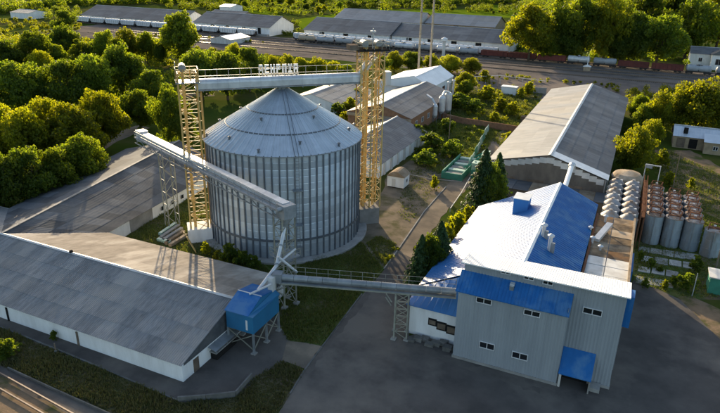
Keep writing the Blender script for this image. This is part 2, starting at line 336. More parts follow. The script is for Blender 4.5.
poly_sheet('lane', px((84, 152), (104, 150), (118, 141), (150, 128), (140, 124), (112, 134), (92, 144)), 0.016, 'asphalt_old', 0.3)
poly_sheet('forest_lane', px((132, 104), (165, 100), (215, 96), (215, 92), (165, 95), (130, 100)), 0.014, 'asphalt_old', 0.4)
poly_sheet('slab_yard', px((632, 240), (720, 258), (726, 300), (690, 300), (634, 285)), 0.012, 'turf', 0.3)
poly_sheet('dirt_yard', px((677, 297), (690, 296), (726, 312), (726, 345)), 0.038, 'dirt', 0.2)
poly_sheet('garden_plot', px((655, 150), (690, 150), (726, 170), (726, 222), (690, 205), (665, 180)), 0.012, 'dirt', 0.4)
for k, pp in enumerate([[(338, 16), (520, 18), (515, 10), (345, 9)], [(300, 30), (352, 20), (345, 12), (296, 20)], [(480, 9), (520, 14), (520, 7), (482, 4)], [(240, 12), (280, 16), (276, 8), (246, 6)]]):
    poly_sheet('meadow', px(*pp), 0.016+0.002*k, 'meadow', 1.0, 10)
# dusty yard margins
for k, pp in enumerate((((304, 371), (323, 346), (347, 314), (366, 292), (371, 294), (352, 318), (328, 350), (309, 374)), ((409, 341), (455, 358), (540, 388), (540, 394), (450, 363), (405, 346)), ((634, 284), (656, 291), (680, 302), (676, 305), (650, 296), (634, 290)))):
    poly_sheet('dusty_margin', px(*pp), .034+.0015*k, 'asphalt_dust', .3, .8)
# kerbs and low walls
def wall_line(name, label, pts, hgt, wd, m, cat='wall', n=1):
    t = thing(name, label, cat, tuple(pts[0]))
    for a, b in zip(pts[:-1], pts[1:]):
        d = (b-a); k = max(1, int(d.length/3.0))
        for i in range(k):
            p, q = a.lerp(b, i/k), a.lerp(b, (i+1)/k); g = (q-p)*0.006
            mb = B().bar(p+g+Vector((0, 0, hgt/2-0.05)), q-g+Vector((0, 0, hgt/2-0.05)), wd, hgt+0.1); mb.build('slab', m, t)
    return t
wall_line('concrete_parapet', 'low grey concrete parapet bending round the loading apron by the blue bin', px((178, 402), (206, 400), (236, 396.5), (252, 378)), 0.7, 0.18, 'concrete_dark')
wall_line('kerb', 'long pale kerb between the service strip and the grass bank', px((-10, 323), (60, 351), (120, 376), (178, 401)), 0.14, 0.2, 'concrete_dark', 'kerb')
wall_line('retaining_wall', 'thin concrete edge wall below the grass bank, bottom left', px((8, 369), (60, 393), (112, 416)), 0.3, 0.12, 'concrete_dark')
wall_line('kerb', 'broken kerb along the left edge of the asphalt yard', px((290, 394), (304, 371), (322, 347), (346, 315), (362, 294)), 0.12, 0.16, 'concrete_dark', 'kerb')
wall_line('kerb', 'narrow kerb beside the sunlit road right of the silo', px((384, 269), (398, 250), (424, 212), (446, 187)), 0.14, 0.18, 'concrete', 'kerb')

# ================================================================== LONG SHED (foreground left)
ax0, ax1, ay0, ay1, aym = -118.0, -39.4, 41.8, 63.0, 51.7; aez, arz = 2.45, 5.28
A = thing('storage_shed', 'long low storage shed with grey corrugated roof and white walls, foreground left', 'shed', (ax1, ay0, 0))
wl = B().box(ax0, ax1, ay0, ay0+0.3, 0, aez); wl.build('wall', 'white', A)
B().box(ax0, ax1, ay1-0.3, ay1, 0, aez).build('wall', 'white_dirty', A)
B().box(ax1-0.3, ax1, ay0+0.3, ay1-0.3, 0, 1.9).build('wall', 'white', A)
B().prism([(ay0+0.3, 1.9), (ay1-0.3, 1.9), (ay1-0.3, aez-0.1), (aym, arz-0.15), (ay0+0.3, aez-0.1)], 'x', ax1-0.3, ax1-0.02).build('gable', 'slate_dark', A)
sheets(A, (ax0, aym, arz), (ax1+0.25, aym, arz), (ax1+0.25, ay0-0.35, aez-0.08), (ax0, ay0-0.35, aez-0.08), 36, 4, 'slate_front', waves=8, amp=.022)
sheets(A, (-84, aym, arz), (ax1+0.25, aym, arz), (ax1+0.25, ay1+0.3, aez-0.05), (-84, ay1+0.3, aez-0.05), 20, 4, 'slate_tan', waves=8)
B().quad((ax0, aym, arz-0.02), (-84, aym, arz-0.02), (-84, ay1, aez-0.03), (ax0, ay1, aez-0.03)).build('roof_slope', 'slate_old', A)
B().quad((ax0, aym, arz-0.06), (ax1, aym, arz-0.06), (ax1, ay0, aez-0.06), (ax0, ay0, aez-0.06)).build('roof_deck', 'slate_dark', A)
B().quad((-84, aym, arz-0.06), (ax1, aym, arz-0.06), (ax1, ay1, aez-0.06), (-84, ay1, aez-0.06)).build('roof_deck', 'slate_dark', A)
for i in range(24):
    xa = -118+i*3.28; B().prism([(aym-0.28, arz-0.0), (aym, arz+0.10), (aym+0.28, arz-0.0), (aym, arz+0.05)], 'x', xa, xa+3.26).build('ridge_cap', 'flashing', A)
lp = B().box(ax1, ax1+1.0, 46.4, 50.6, 0.95, 1.1); lp.build('loading_shelf', 'concrete', A)
B().box(ax1, ax1+0.9, 46.6, 50.4, 0, 0.95).build('loading_base', 'dark', A)
cp = B().hexa([(ax1, 46.2, 1.75), (ax1+1.1, 46.2, 1.45), (ax1+1.1, 50.8, 1.45), (ax1, 50.8, 1.75), (ax1, 46.2, 1.8), (ax1+1.1, 46.2, 1.5), (ax1+1.1, 50.8, 1.5), (ax1, 50.8, 1.8)]); cp.build('canopy', 'steel_grey', A)
for y in (46.4, 48.5, 50.6): bar_obj('canopy_post', (ax1+1.0, y, 1.0), (ax1+1.0, y, 1.5), 0.07, 'steel_grey', A)
B().box(ax1, ax1+0.06, 43.6, 44.5, 0, 1.7).build('door', 'wood', A)
B().box(ax1, ax1+0.04, 53.4, 54.2, 3.1, 3.5).build('vent', 'frame', A)
for i, x in enumerate((-110, -96, -82, -67, -55)): B().box(x, x+0.25, ay0-0.12, ay0, 0, 1.9).build('drain_pipe', 'dark' if i % 2 else 'wood', A)
B().box(-66.3, -66.0, aym-0.2, aym+0.2, arz, arz+0.35).build('roof_vent', 'dark', A)

# ================================================================== CROSS SHED behind it
bR0, bR1 = Vector((-71.8, 61.0, 2.45)), Vector((-75.9, 99.0, 2.45)); bG0, bG1 = Vector((-80.0, 51.7, 5.3)), Vector((-87.2, 99.0, 6.4))
bL0, bL1 = Vector((-92.2, 56.0, 2.45)), Vector((-102.3, 99.0, 2.45))
Bs = thing('storage_shed', 'grey patched-roof storage shed running away to the left of the silo', 'shed', (bR1.x, bR1.y, 0))
sheets(Bs, bG0, bG1, bR1+Vector((.3, 0, -.05)), bR0+Vector((.3, 0, -.05)), 17, 5, 'slate_mid', waves=8)
sheets(Bs, bG0, bG1, bL1+Vector((-.3, 0, -.05)), bL0+Vector((-.3, 0, -.05)), 17, 4, 'slate_mid', waves=8)
for a, b in ((bR0, bR1), (bL0, bL1)): B().quad(bG0-Vector((0, 0, .07)), bG1-Vector((0, 0, .07)), b-Vector((0, 0, .07)), a-Vector((0, 0, .07))).build('roof_deck', 'slate_dark', Bs)
def wallseg(par, a, b, z0, z1, m, name='wall', th=0.25):
    a = Vector((a[0], a[1], 0)); b = Vector((b[0], b[1], 0)); n = Vector((-(b-a).y, (b-a).x, 0)).normalized()*th
    return B().hexa([a+Vector((0,0,z0)), b+Vector((0,0,z0)), b+n+Vector((0,0,z0)), a+n+Vector((0,0,z0)), a+Vector((0,0,z1)), b+Vector((0,0,z1)), b+n+Vector((0,0,z1)), a+n+Vector((0,0,z1))]).build(name, m, par)
wallseg(Bs, bR0.lerp(bR1, .04), bR0.lerp(bR1, .20), 0, 2.38, 'white')
wallseg(Bs, bR0.lerp(bR1, .20), bR0.lerp(bR1, .36), 0, 2.38, 'concrete', 'gate', 0.2)
wallseg(Bs, bR0.lerp(bR1, .36), bR1, 0, 2.38, 'white')
wallseg(Bs, bL1, bL0, 0, 2.38, 'white_dirty')
B().hexa([(bL1.x, 98.6, 0), (bR1.x, 98.6, 0), (bR1.x, 98.9, 0), (bL1.x, 98.9, 0), (bL1.x, 98.6, 2.3), (bR1.x, 98.6, 2.3), (bR1.x, 98.9, 2.3), (bL1.x, 98.9, 2.3)]).build('wall', 'white', Bs)
B().prism([(bL1.x, 2.3), (bR1.x, 2.3), (bG1.x, bG1.z-.1)], 'y', 98.6, 98.9).build('gable', 'white_dirty', Bs)
for i in range(14): B().bar(bG0.lerp(bG1, i/14)+Vector((0,0,.06)), bG0.lerp(bG1, (i+.98)/14)+Vector((0,0,.06)), 0.45, 0.1).build('ridge_cap', 'slate_old', Bs)
for k in (.42, .5, .58, .66): wallseg(Bs, bR0.lerp(bR1, k)+Vector((.27, 0, 0)), bR0.lerp(bR1, k+.018)+Vector((.27, 0, 0)), 0.9, 1.6, 'glass', 'window', 0.05)

# ================================================================== GRAIN SILO
SX, SY, SR, SE, SA = -50.9, 82.38, 12.4, 16.75, 23.95
S = thing('grain_silo', 'large round galvanised grain silo with conical ribbed roof, centre', 'silo', (SX, SY, 0))
NS = 70; NR = 15; rh = SE/NR
mb = B(); seg = 124                                 # one corrugated wall ring, shared
prof = [(SR-0.05+0.05*(k % 2), k*rh/8) for k in range(9)]
mb.lathe(prof, seg); ring = mb.mesh('wall_ring', 'galv', smooth=True)
for k in range(NR): put('wall_ring', ring, S, (SX, SY, 0.35+k*(SE-0.35)/NR), sc=(1, 1, (SE-0.35)/SE), rz=k*0.4)
st = B().box(SR-0.02, SR+0.15, -0.11, 0.11, 0.3, SE-0.05).mesh('stiffener', 'galv_dark')
for k in range(NS): put('stiffener', st, S, (SX, SY, 0), 2*pi*k/NS)
rp = B(); da = 2*pi/NS; r0, z0, r1, z1 = 0.9, SA, SR+0.32, SE-0.1
def cone(r, a, h=0.0): return (r*cos(a), r*sin(a), z0+(z1-z0)*(r-r0)/(r1-r0)+h)
NP = 4
for j in range(NP):
    ra, rb = r0+(r1-r0)*j/NP, r0+(r1-r0)*(j+1)/NP+0.05
    for (f0, f1, h0, h1) in ((0.0, 0.07, 0, .15), (0.07, 0.14, .15, .15), (0.14, 0.2, .15, 0), (0.2, .53, 0, 0), (.53, .56, 0, .05), (.56, .61, .05, .05), (.61, .64, .05, 0), (.64, 1.0, 0, 0)):
        rp.quad(cone(ra, da*f0, h0+.02), cone(ra, da*f1, h1+.02), cone(rb, da*f1, h1+.03), cone(rb, da*f0, h0+.03))
rpm = rp.mesh('roof_panel', 'galv_roof')
for k in range(NS): put('roof_panel', rpm, S, (SX, SY, 0), da*k)
for fr in (0.40, 0.70):
    rr_ = r0+(r1-r0)*fr
    def zc(r): return z0+(z1-z0)*(r-r0)/(r1-r0)
    B().lathe([(rr_-.05, zc(rr_-.05)), (rr_-.05, zc(rr_-.05)+.17), (rr_+.05, zc(rr_+.05)+.17), (rr_+.05, zc(rr_+.05))], 96, (SX, SY, 0)).build('roof_hoop', 'galv_dark', S)
B().lathe([(SR+.26, SE-.24), (SR+.36, SE-.24), (SR+.36, SE-.08), (SR+.26, SE-.06)], 124, (SX, SY, 0)).build('eave_ring', 'steel_grey', S)
B().lathe([(0.95, SA-.1), (0.95, SA+.35), (0.6, SA+.55), (0, SA+.55)], 20, (SX, SY, 0)).build('peak_cap', 'steel_grey', S)
B().lathe([(SR+.04, 3.1), (SR+.13, 3.1), (SR+.13, 3.45), (SR+.04, 3.45)], 124, (SX, SY, 0)).build('wind_ring', 'galv_dark', S)
pad = B().lathe([(SR+1.5, -0.05), (SR+1.5, .3), (SR+1.35, .36), (SR-.3, .36)], 96, (SX, SY, 0)); pad.build('foundation', 'concrete', S)
camdir = atan2(-SY, -SX)
vm_ = B().lathe([(0.001, .75), (.34, .62), (.34, .5), (.2, .5), (.2, -.2)], 10).mesh('roof_vent', 'galv_dark')
for k in range(12):
    a = camdir+0.22+2*pi*k/12; r_ = r0+(r1-r0)*(0.95 if k % 2 else 0.84)
    put('roof_vent', vm_, S, (SX+r_*cos(a), SY+r_*sin(a), z0+(z1-z0)*(r_-r0)/(r1-r0)+.05), sc=(.75, .75, .75))
for k in range(5):
    a = camdir-0.5+2*pi*k/5; r_ = r0+(r1-r0)*0.5
    put('roof_vent', vm_, S, (SX+r_*cos(a), SY+r_*sin(a), z0+(z1-z0)*(r_-r0)/(r1-r0)+.02), sc=(.7, .7, .7))
la = camdir+0.14                                       # wall ladder and roof stair
for s_ in (-.28, .28): 
    c_ = Vector((cos(la), sin(la), 0)); t_ = Vector((-sin(la), cos(la), 0)); o_ = Vector((SX, SY, 0))
    bar_obj('ladder_rail', o_+c_*(SR+.5)+t_*s_+Vector((0, 0, .4)), o_+c_*(SR+.5)+t_*s_+Vector((0, 0, SE+.3)), 0.07, 'steel_grey', S)
    bar_obj('stair_rail', o_+c_*(SR+.3)+t_*s_+Vector((0, 0, SE+.25)), o_+c_*1.2+t_*s_+Vector((0, 0, SA+.3)), 0.08, 'galv_dark', S)
for k in range(34): bar_obj('rung', o_+c_*(SR+.5)-t_*.28+Vector((0, 0, .6+k*.48)), o_+c_*(SR+.5)+t_*.28+Vector((0, 0, .6+k*.48)), 0.05, 'steel_grey', S)
for zz in (6.0, 11.5):
    B().hexa([o_+c_*(SR+.1)+t_*-.7+Vector((0,0,zz)), o_+c_*(SR+1.1)+t_*-.7+Vector((0,0,zz)), o_+c_*(SR+1.1)+t_*.7+Vector((0,0,zz)), o_+c_*(SR+.1)+t_*.7+Vector((0,0,zz)), o_+c_*(SR+.1)+t_*-.7+Vector((0,0,zz+.12)), o_+c_*(SR+1.1)+t_*-.7+Vector((0,0,zz+.12)), o_+c_*(SR+1.1)+t_*.7+Vector((0,0,zz+.12)), o_+c_*(SR+.1)+t_*.7+Vector((0,0,zz+.12))]).build('ladder_platform', 'steel_grey', S)
da_ = camdir+0.145
B().hexa([o_+Vector((cos(da_+q)*(SR+d), sin(da_+q)*(SR+d), z)) for z in (.5, 2.2) for q, d in ((-.05, .1), (.05, .1), (.05, .22), (-.05, .22))]).build('hatch', 'steel_grey', S)

# ================================================================== LATTICE TOWERS
def lattice(t, cx, cy, ex, wx, wy, z0, z1, bay, m, lw=0.16, bw=0.08, cols=1, xx=True):
    """rectangular lattice mast, legs and every brace a part; ex = unit direction of its long side"""
    ex = Vector((ex[0], ex[1], 0)).normalized(); ey = Vector((-ex.y, ex.x, 0)); c = Vector((cx, cy, 0))
    xs = [-wx/2+wx*k/cols for k in range(cols+1)]
    def at(x, y, z): return c+ex*x+ey*y+Vector((0, 0, z))
    for x in xs:
        for y in (-wy/2, wy/2): bar_obj('leg', at(x, y, z0), at(x, y, z1), lw, m, t)
    nb = max(1, round((z1-z0)/bay)); bz = (z1-z0)/nb
    for k in range(nb):
        za, zb = z0+k*bz, z0+(k+1)*bz
        for y in (-wy/2, wy/2):
            for i in range(cols):
                p, q = xs[i], xs[i+1]
                if k % 2 == i % 2: p, q = q, p
                bar_obj('brace', at(p, y, za), at(q, y, zb), bw, m, t)
                bar_obj('strut', at(xs[i], y, zb), at(xs[i+1], y, zb), bw, m, t)
        for x in (xs[0], xs[-1]):
            p, q = (-wy/2, wy/2) if k % 2 else (wy/2, -wy/2)
            bar_obj('brace', at(x, p, za), at(x, q, zb), bw, m, t)
            if xx: bar_obj('strut', at(x, -wy/2, zb), at(x, wy/2, zb), bw, m, t)
    return at
def railing(t, pts, h, m, step=1.5, w_=0.05):
    for a, b in zip(pts[:-1], pts[1:]):
        a, b = Vector(a), Vector(b); n = max(1, round((b-a).length/step))
        for k in range(n+1): bar_obj('railing_post', a.lerp(b, k/n), a.lerp(b, k/n)+Vector((0, 0, h)), w_, m, t)
        for f in (.5, 1.0): bar_obj('handrail', a+Vector((0, 0, h*f)), b+Vector((0, 0, h*f)), w_, m, t)
T1 = P(200.5, 238); T2 = P(366.5, 220); gd = (T2-T1).normalized(); gn = Vector((-gd.y, gd.x, 0))
t1 = thing('elevator_tower', 'yellow steel lattice elevator tower at the left side of the silo', 'tower', tuple(T1))
B().hexa([T1+gd*x+gn*y+Vector((0,0,z)) for z in (0, 2.3) for x, y in ((-1.9,-1.7),(1.9,-1.7),(1.9,1.7),(-1.9,1.7))]).build('plinth', 'white', t1)
at1 = lattice(t1, T1.x, T1.y, gd, 2.7, 2.2, 2.3, 27.0, 1.45, 'yellow', 0.17, 0.085)
for y in (-.45, .45): B().hexa([at1(x, y+d, z) for z in (1.8, 28.0) for x, d in ((-.8,-.18),(-.4,-.18),(-.4,.18),(-.8,.18))]).build('elevator_trunk', 'yellow', t1)
B().hexa([at1(x, y, z) for z in (25.6, 25.75) for x, y in ((-1.7,-1.5),(1.7,-1.5),(1.7,1.5),(-1.7,1.5))]).build('platform', 'steel_grey', t1)
railing(t1, [at1(-1.6,-1.4,25.75), at1(1.6,-1.4,25.75), at1(1.6,1.4,25.75), at1(-1.6,1.4,25.75), at1(-1.6,-1.4,25.75)], 1.9, 'yellow', 1.1, 0.09)
B().tube(at1(-.6,-.9,27.8), at1(-.6,.9,27.8), .55, n=12).build('head_drum', 'steel_grey', t1)
bar_obj('lightning_rod', at1(-1.6,-1.4,27), at1(-1.6,-1.4,28.8), 0.08, 'steel', t1)
B().hexa([at1(x, y, z) for z in (2.3, 25.2) for x, y in ((1.75,.2),(2.05,.2),(2.05,.6),(1.75,.6))]).build('cable_duct', 'yellow', t1)
for k in range(15): bar_obj('duct_bracket', at1(1.35, .4, 3+k*1.5), at1(1.8, .4, 3+k*1.5), .07, 'yellow', t1)
t2 = thing('elevator_tower', 'wide yellow lattice elevator tower at the right side of the silo', 'tower', tuple(T2))
B().hexa([T2+gd*x+gn*y+Vector((0,0,z)) for z in (0, 2.9) for x, y in ((-1.9,-1.8),(1.7,-1.8),(1.7,1.6),(-1.9,1.6))]).build('plinth', 'concrete', t2)
at2 = lattice(t2, T2.x, T2.y, gd, 3.9, 2.4, 2.9, 29.6, 1.6, 'yellow', 0.18, 0.085, cols=2)
for x, y in ((-.9, -.4), (-.9, .4), (1.0, 0)): B().hexa([at2(x+a, y+b, z) for z in (2, 30.6) for a, b in ((-.2,-.17),(.2,-.17),(.2,.17),(-.2,.17))]).build('elevator_trunk', 'yellow', t2)
B().hexa([at2(x, y, z) for z in (29.6, 29.85) for x, y in ((-2.6,-1.6),(2.7,-1.6),(2.7,1.6),(-2.6,1.6))]).build('platform', 'dark', t2)
B().hexa([at2(x, y, z) for z in (29.8, 30.6) for x, y in ((-3.9,-1.2),(-2.5,-1.2),(-2.5,.8),(-3.9,.8))]).build('side_platform', 'wood', t2)
railing(t2, [at2(-2.5,-1.5,29.85), at2(2.6,-1.5,29.85), at2(2.6,1.5,29.85), at2(-2.5,1.5,29.85), at2(-2.5,-1.5,29.85)], 1.1, 'trestle', 1.3, 0.06)
B().tube(at2(-1.2,-.8,30.7), at2(-1.2,.8,30.7), .55, n=12).build('head_drum', 'steel_grey', t2)
B().tube(at2(1.1,-.6,30.7), at2(1.1,.6,30.7), .5, n=12).build('head_drum', 'steel_grey', t2)
bar_obj('mast', at2(.3,0,29.8), at2(.3,0,33.0), 0.16, 'steel', t2)
B().lathe([(0,.5),(.5,.4),(.5,.2),(0,.1)], 10, tuple(at2(.3,0,32.2))).build('beacon', 'steel', t2)
B().hexa([at2(x, y, z) for z in (24.0, 26.2) for x, y in ((2.4,-.7),(3.4,-.7),(3.4,.7),(2.4,.7))]).build('junction_box', 'steel', t2)
B().tube(at2(-2.3,-.2,25.2), at2(-.6,-.2,28.2), .35).build('spout', 'steel', t2)
B().tube(at2(.8,-.2,28.6), at2(-.8,-.3,26.6), .3).build('spout', 'steel', t2)

# ------------------------------------------------------------------ top gallery
ga = at1(1.1, 0, 25.3); gb = at2(-1.6, 0, 25.5); GL = (gb-ga).length
gt = thing('overhead_conveyor', 'pale rounded overhead conveyor gallery above the silo peak', 'conveyor', tuple(ga))
ng = 16
for k in range(ng):
    p, q = ga.lerp(gb, k/ng), ga.lerp(gb, (k+.985)/ng); mb = B(); pr_ = []
    for i in range(9):
        a_ = pi*i/8; pr_.append((0.82*cos(a_), 0.62*sin(a_)+.1))
    pr_ += [(-.82, -.75), (.82, -.75)]
    pts = [[c+gn*y+Vector((0, 0, z)) for y, z in pr_] for c in (p, q)]
    for i in range(len(pr_)):
        j = (i+1) % len(pr_); mb.quad(pts[0][i], pts[0][j], pts[1][j], pts[1][i])
    mb.build('cover_panel', 'steel', gt)
B().hexa([c+gn*y+Vector((0,0,z)) for z in (-.95,-.8) for c, y in ((ga,-1.0),(gb,-1.0),(gb,1.9),(ga,1.9))]).build('walkway', 'steel_grey', gt)
railing(gt, [ga+gn*1.85+Vector((0,0,-.2)), gb+gn*1.85+Vector((0,0,-.2))], 1.9, 'steel_grey', 1.8, .06)
B().tube(lerp(ga, gb, .49)+Vector((0,0,-1.5)), lerp(ga, gb, .49)+Vector((0,0,-.7)), .4).build('inlet_spout', 'steel_grey', gt)
for k in range(12): bar_obj('hanger', lerp(ga, gb, (k+.5)/12)-gn*.9+Vector((0,0,-1.1)), lerp(ga, gb, (k+.5)/12)+gn*1.8+Vector((0,0,-1.1)), .1, 'steel_grey', gt)
# rooftop letter sign on the gallery railing (strokes as seen, not legible in the photograph)
s0, s1 = PY(258, 77, 0), None
def on_gallery(pxx, pyy, off):                        # meet the vertical plane through the gallery, off metres behind it
    d = ray(pxx, pyy); c0 = ga+gn*off; k = (c0-CAM).dot(gn)/d.dot(gn); return CAM+d*k
sg = thing('letter_sign', 'row of white block letters standing on the overhead conveyor', 'sign', tuple(on_gallery(258, 78.5, 1.9)))
le, re_ = on_gallery(258.5, 77.5, 1.9), on_gallery(299, 74.2, 1.9); le.z = re_.z = max(le.z, re_.z)-.1; hgt = 1.4
strokes = [[(0,0,.16,1),(.84,0,1,1),(0,.8,1,1),(.3,.3,.7,.46)], [(0,0,.3,1),(.3,0,1,.2),(.3,.42,.9,.6),(.3,.82,1,1)], [(0,0,.3,1),(.7,0,1,1),(.3,.4,.7,.6)], [(0,0,.3,1),(.3,.8,.9,1),(.3,.4,.9,.6),(.65,.5,.95,.9)],
           [(0,0,.3,1),(.7,0,1,1),(.3,.8,.7,1)], [(0,.0,1,.22),(.33,.2,.67,1),(0,.78,1,1)], [(0,0,.3,1),(.7,0,1,1),(.3,.38,.7,.6),(.3,.8,.7,1)]]
nl = len(strokes); ww = (re_-le)/nl
for i, sk in enumerate(strokes):
    o0 = le+ww*(i+.1); e0 = ww*.72; mb = B()
    for (x0, y0, x1, y1) in sk:
        mb.hexa([o0+e0*x+gn*d+Vector((0,0,.35+hgt*y)) for y in (y0, y1) for x, d in ((x0,-.08),(x1,-.08),(x1,.08),(x0,.08))])
    mb.build('letter', 'white_roof', sg)
    bar_obj('letter_post', o0+e0*.15+gn*.1+Vector((0,0,-1.1)), o0+e0*.15+gn*.1+Vector((0,0,.35+hgt)), .08, 'steel_grey', sg)
for z in (.2, .35+hgt*.5): bar_obj('sign_rail', le+gn*.14+Vector((0,0,z)), re_+gn*.14+Vector((0,0,z)), .08, 'steel_grey', sg)

# ------------------------------------------------------------------ side conveyor past the silo
ZC = 14.2
ca = P(142, 135, ZC); cb = P(286.5, 207, ZC); cdv = (cb-ca).normalized(); cn = Vector((-cdv.y, cdv.x, 0)); cl = (cb-ca).length
ct = thing('side_conveyor', 'long truss conveyor with pale cover passing the left side of the silo', 'conveyor', tuple(ca))
nc = 18
for k in range(nc):
    p, q = ca.lerp(cb, k/nc), ca.lerp(cb, (k+.985)/nc)
    B().hexa([c+cn*y+Vector((0,0,z)) for z in (-.05, .55) for c, y in ((p,-.55),(q,-.55),(q,.55),(p,.55))]).build('cover_panel', 'steel', ct)
B().hexa([c+cn*y+Vector((0,0,z)) for z in (-.25,-.12) for c, y in ((ca,-1.35),(cb,-1.35),(cb,.7),(ca,.7))]).build('walkway', 'steel_grey', ct)
for y in (-1.3, .65):
    for z in (-.3, -1.2): bar_obj('chord', ca+cn*y+Vector((0,0,z)), cb+cn*y+Vector((0,0,z)), .13, 'steel_grey', ct)
    for k in range(20):
        u0, u1 = k/20, (k+1)/20; za, zb = (-.3, -1.2) if k % 2 else (-1.2, -.3)
        bar_obj('brace', ca.lerp(cb, u0)+cn*y+Vector((0,0,za)), ca.lerp(cb, u1)+cn*y+Vector((0,0,zb)), .09, 'steel_grey', ct)
railing(ct, [ca-cn*1.3+Vector((0,0,-.15)), cb-cn*1.3+Vector((0,0,-.15))], 1.0, 'steel_grey', 1.7, .05)
B().hexa([ca+cdv*x+cn*y+Vector((0,0,z)) for z in (-1.0, .8) for x, y in ((-.9,-.75),(.9,-.75),(.9,.75),(-.9,.75))]).build('tail_box', 'steel', ct)
B().hexa([cb+cdv*x+cn*y+Vector((0,0,z)) for z in (-1.3, .45) for x, y in ((-.9,-1.0),(.9,-1.0),(.9,.8),(-.9,.8))]).build('head_box', 'steel_grey', ct)
B().tube(cb+cdv*.3-cn*1.0+Vector((0,0,.1)), cb+cdv*.3-cn*1.7+Vector((0,0,.1)), .28).build('motor', 'steel_grey', ct)
# its trestle over the grass court
TL = P(162, 229)
tl = thing('lattice_trestle', 'slim lattice trestle carrying the side conveyor over the shed court', 'trestle', tuple(TL))
u_ = (TL-ca).dot(cdv)/1.0; TLc = ca+cdv*u_; TLc.z = 0
lattice(tl, TLc.x, TLc.y, cdv, 1.5, 1.9, 0, ZC-1.25, 2.1, 'trestle', .13, .07, xx=False)
# spout tower under its head
TH = Vector((cb.x, cb.y, 0))-cdv*.6
th = thing('lattice_tower', 'grey lattice spout tower in front of the silo beside the blue bin', 'tower', tuple(TH))
lattice(th, TH.x, TH.y, cdv, 1.9, 1.9, .3, ZC-1.3, 1.5, 'trestle', .15, .075)
for x, y in ((-1,-1),(1,-1),(1,1),(-1,1)):
    c_ = TH+cdv*(.95*x)+cn*(.95*y); B().box(c_.x-.35, c_.x+.35, c_.y-.35, c_.y+.35, 0, .35).build('footing', 'concrete', th)
B().hexa([TH+cdv*x+cn*y+Vector((0,0,z)) for z in (7.2, 7.35) for x, y in ((-1.4,-1.4),(1.4,-1.4),(1.4,1.4),(-1.4,1.4))]).build('platform', 'steel_grey', th)
railing(th, [TH-cdv*1.4-cn*1.4+Vector((0,0,7.35)), TH+cdv*1.4-cn*1.4+Vector((0,0,7.35)), TH+cdv*1.4+cn*1.4+Vector((0,0,7.35))], 1.0, 'trestle', 1.2, .05)

# ------------------------------------------------------------------ blue bin on legs
bx0, bx1, by0, by1 = -39.0, -35.3, 49.4, 55.0; bz0, bz1 = 2.75, 5.1
bn = thing('hopper_bin', 'blue sheet-metal hopper bin on a steel leg frame beside the long shed', 'hopper', (bx0, by0, 0))
B().box(bx0, bx1, by0, by1, bz0, bz1).build('bin_body', 'blue_bin', bn)
B().prism([(by0-.12, bz1), (by0+2.7, bz1+1.15), (by1+.1, bz1+.55), (by1+.1, bz1+.45), (by0+2.7, bz1+1.02), (by0-.12, bz1-.1)], 'x', bx0-.12, bx1-.55).build('bin_roof', 'blue', bn)
B().hexa([(bx1-.55, by0-.12, bz1-.1), (bx1+.1, by0-.12, bz1-.1), (bx1+.1, by1+.1, bz1-.1), (bx1-.55, by1+.1, bz1+.4), (bx1-.55, by0-.12, bz1), (bx1+.1, by0-.1, bz1-.02), (bx1+.1, by1+.1, bz1+.1), (bx1-.55, by1+.1, bz1+.55)]).build('roof_chamfer', 'blue_bin', bn)
B().prism([(by0, bz1), (by0+2.7, bz1+1.05), (by1, bz1+.5), (by1, bz1)], 'x', bx0+.02, bx1-.6).build('bin_gable', 'blue_bin', bn)
B().hexa([(bx0+1.3, by0+1.9, 1.6), (bx1-1.3, by0+1.9, 1.6), (bx1-1.3, by1-1.9, 1.6), (bx0+1.3, by1-1.9, 1.6), (bx0, by0, bz0), (bx1, by0, bz0), (bx1, by1, bz0), (bx0, by1, bz0)]).build('hopper_cone', 'steel_grey', bn)
bar_obj('roof_seam', (bx0-.1, by0+2.7, bz1+1.17), (bx1-.5, by0+2.7, bz1+1.17), .1, 'steel', bn)
B().box(bx1-1.0, bx1-.75, by0-.03, by0, 3.1, 4.4).build('sight_panel', 'frame', bn)
for x in (bx0+.1, bx1-.1):
    for y in (by0+.1, (by0+by1)/2, by1-.1):
        bar_obj('leg', (x, y, 0), (x, y, bz0), .22, 'steel_grey', bn)
        B().box(x-.3, x+.3, y-.3, y+.3, 0, .18).build('footing', 'concrete', bn)
for x in (bx0+.1, bx1-.1):
    for ya, yb in ((by0+.1, (by0+by1)/2), ((by0+by1)/2, by1-.1)):
        bar_obj('brace', (x, ya, .5), (x, yb, bz0-.2), .1, 'trestle', bn); bar_obj('brace', (x, yb, .5), (x, ya, bz0-.2), .1, 'trestle', bn)
for y in (by0+.1, by1-.1):
    bar_obj('brace', (bx0+.1, y, .5), (bx1-.1, y, bz0-.2), .1, 'trestle', bn); bar_obj('brace', (bx1-.1, y, .5), (bx0+.1, y, bz0-.2), .1, 'trestle', bn)
